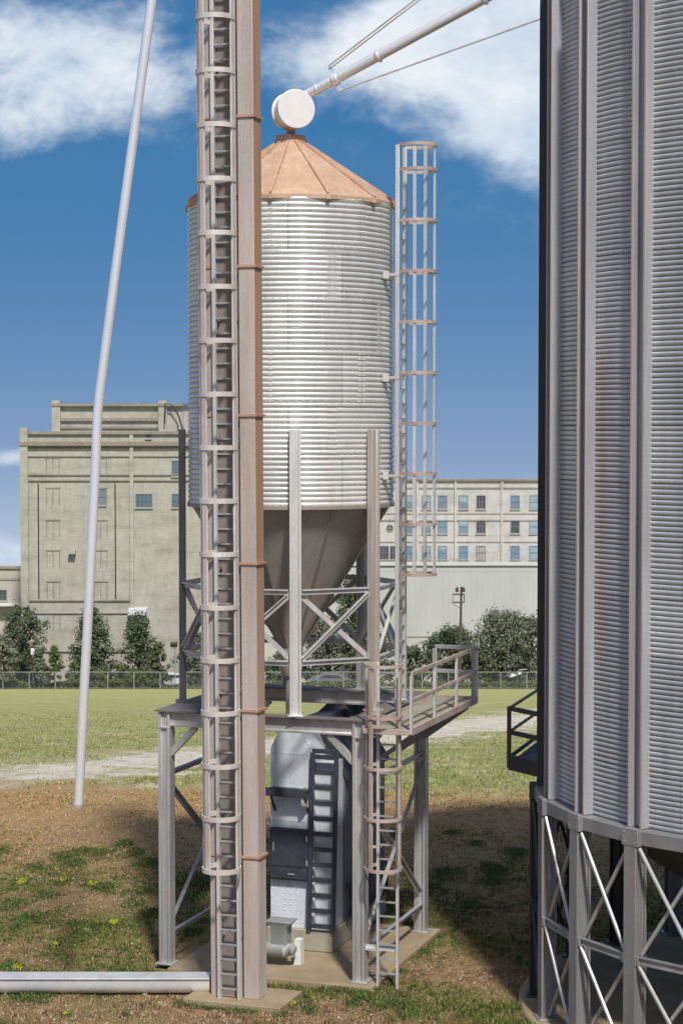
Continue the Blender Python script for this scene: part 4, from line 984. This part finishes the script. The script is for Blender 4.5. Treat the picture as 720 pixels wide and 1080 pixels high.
# utility pole
Yp=203; O5=Vector(((485-360)*Yp/F,Yp,hgt(0,Yp))); up_=empty('utility_pole',O5,0,'wooden utility pole with two crossarms and round transformers','utility pole')
s=Yp/F; zp=lambda py: H+(450-py)*s-O5.z
MB().cyl((0,0,-.5),(.15,0,zp(619)),.16,10,.11).build('pole',M['wood'],up_)
for py,xa,xb in ((627,-.75,.45),(635.5,-.8,.45)):
    MB().bar((xa,-.15,zp(py)),(xb,-.15,zp(py)),.14,.12,(0,0,1)).build('crossarm',M['wood'],up_)
for x in(-.3,.35): 
    mb=MB(); mb.cyl((x,-.25,zp(624.5)),(x,-.25,zp(620.0)),.17,14); mb.cyl((x,-.25,zp(620.0)),(x,-.25,zp(618.6)),.04,8); mb.build('transformer',M['wood'],up_)
mb=MB(); mb.cyl((-.75,-.15,zp(636)),(-.75,-.15,zp(627)),.03,6); mb.cyl((.42,-.15,zp(636)),(.42,-.15,zp(627)),.06,6); mb.cyl((-.7,-.1,zp(637)),(.05,-.1,zp(642)),.03,6); mb.build('strut',M['wood'],up_)
# lamp on short post near warehouse
O6=Vector(((184-360)*.0967,203,hgt(0,203))); lp=empty('flood_lamp',O6,0,'small dark floodlight on a thin post before the warehouse','lamp')
MB().cyl((0,0,0),(0,0,4.3),.06,8).build('post',M['wire'],lp); mb=MB(); mb.box((-.1,-.1,4.45),(.7,.35,.45),Matrix.Rotation(R(20),3,'X')); mb.build('lamp_head',M['dark'],lp,bevel=.04)
# fence
Yc=197; gz=hgt(0,Yc)
fe=empty('chain_link_fence',(0,Yc,gz),0,'thin grey chain link fence running along the far edge of the field','fence')
x=-44.0; pm_=MB().cyl((0,0,-.2),(0,0,1.75),.045,6).mesh('fence_post',M['wire'])
while x<40:
    o=bpy.data.objects.new('fence_post',pm_); col.objects.link(o); o.parent=fe; o.location=(x,0,0); x+=2.6
mb=MB(); mb.cyl((-60,0,1.72),(70,0,1.72),.03,6); mb.cyl((-60,0,.12),(70,0,.12),.02,5)
x=-60
while x<70:
    mb.v and None
    mb.bar((x,0,.12),(x+1.6,0,1.72),.006,.006,(0,1,0)); mb.bar((x+1.6,0.02,.12),(x,0.02,1.72),.006,.006,(0,1,0)); x+=.22
mb.build('mesh_panel',M['wire'],fe)
# hedge-like undergrowth strip behind fence (uncountable)
vsl=[];fsl=[];cl=[]
for i in range(16000):
    x=rnd.uniform(-40,36); 
    y=rnd.uniform(199.5,204); hmax=1.0+.9*noise.noise(Vector((x*.35,1,0)))+.5*noise.noise(Vector((x*1.3,4,0)))
    if -19.5<x<-12 : hmax*=.4
    z=hgt(0,y)+max(.2,hmax*.62)*rnd.random()**.8
    n=len(vsl); a_=Vector((rnd.uniform(-1,1),rnd.uniform(-1,1),rnd.uniform(-1,1))).normalized()*.17; b_=a_.cross(Vector((rnd.uniform(-1,1),rnd.uniform(-1,1),.3))).normalized()*.09; q=Vector((x,y,z))
    vsl.extend([tuple(q-a_),tuple(q+b_),tuple(q+a_),tuple(q-b_)]); fsl.append((n,n+1,n+2,n+3)); cl.append(jit(rnd.choice([(.07,.09,.04),(.11,.13,.06),(.15,.17,.08)])))
col_mesh('undergrowth',vsl,fsl,cl,attr_mat('undergrowth'),'tangled low green undergrowth behind the chain link fence','undergrowth')
# paved yard behind the fence
mb=MB(); mb.add([(-60,198.5,hgt(0,198.5)+.06),(60,198.5,hgt(0,198.5)+.06),(60,214,hgt(0,214)+.06),(-60,214,hgt(0,214)+.06)],[(0,1,2,3)]); tag(mb.build('yard_pavement',plain('yard',(.36,.35,.33),(.28,.275,.26),.5)),kind='structure')

# vehicles parked behind the fence
def vehicle(name,px,Y,paint,label,cat,van=False,rz=0):
    s=Y/F; o=empty(name,Vector(((px-360)*s,Y,hgt(0,Y)+.06)),rz,label,cat,'vehicles parked behind the fence')
    hh=1.9 if van else 1.42; L_=2.3
    if van: prof=[(-L_,.35),(L_,.35),(L_,.95),(L_-.35,1.1),(L_-1.0,1.85),(-L_+.1,hh),(-L_,1.7)]
    else: prof=[(-L_,.35),(L_,.35),(L_,.75),(L_-.9,.92),(L_-1.6,1.36),(-L_+1.5,hh),(-L_+.55,.98),(-L_,.9)]
    n=len(prof); mb=MB(); mb.add([(x,-.85,z) for x,z in prof]+[(x,.85,z) for x,z in prof],[tuple(range(n)),tuple(range(2*n-1,n-1,-1))]+[((i+1)%n,i,n+i,n+(i+1)%n) for i in range(n)])
    mb.build('body',paint,o,bevel=.06,smooth=40)
    mb=MB(); 
    if van: w_=[(L_-1.45,1.15),(L_-.62,1.15),(L_-1.05,1.68),(L_-1.45,1.70)]
    else: w_=[(-L_+1.0,.98),(L_-1.15,.98),(L_-1.68,1.30),(-L_+1.5,1.34)]
    mb.add([(x,-.87,z) for x,z in w_]+[(x,.87,z) for x,z in w_],[(0,1,2,3),(7,6,5,4)]); mb.build('side_window',M['glass_dark'],o)
    for sx in(-1.4,1.4):
        for sy in(-.86,.86): 
            wh=MB().cyl((sx,sy-.1,.34),(sx,sy+.1,.34),.34,20).build('wheel',M['black'],o); MB().cyl((sx,sy-.11,.34),(sx,sy+.11,.34),.18,12).build('rim',M['steel'],wh)
    return o
vehicle('parked_van',120,206.5,M['white'],'white van parked behind the bushes right of the slim spout','van',True)
vehicle('parked_car',28,207,M['black'],'black car parked behind the dark corner tree','car')
vehicle('parked_car',184,207,M['bluegrey'],'blue grey car parked beside the small floodlight','car')
vehicle('parked_car',292,205,M['white'],'white car glimpsed behind the left bracing under the feed bin','car')
vehicle('parked_car',350,206,M['bluegrey_dark'],'dark grey car glimpsed through the right cross brace under the feed bin','car')
# notice board
O7=Vector(((34-360)*.0955,200.5,hgt(0,200.5))); sg=empty('notice_board',O7,0,'small white notice board on a post behind the fence','sign')
MB().cyl((0,0,0),(0,0,4.0),.05,8).build('post',M['wire'],sg); MB().bb(-.22,.22,-.08,-.05,3.45,4.1).build('panel',M['white'],sg)

# bird
O8=at(543,713,105); bi=tag(bpy.data.objects.new('bird',None),'white bird with raised wings gliding low over the field near the silo','bird'); col.objects.link(bi); bi.location=O8
mb=MB(); mb.tube([(-.30,0,-.10),(-.2,0,-.08),(0,0,0),(.2,0,.06),(.32,0,.10),(.40,0,.10)],[.01,.05,.085,.07,.045,.01],10)
mb.add([(-.08,0,.03),(.14,0,.07),(.35,-.35,.30),(.62,-.62,.38),(.25,-.4,.33)],[(0,1,2,4),(4,2,3)]); mb.add([(-.08,0,.03),(.14,0,.07),(-.05,.45,.02),(-.55,.8,-.22),(-.25,.42,.0)],[(0,4,2,1),(4,3,2)])
bo=mb.build('body',M['white'],bi,smooth=40); sm=bo.modifiers.new('s','SOLIDIFY'); sm.thickness=.02
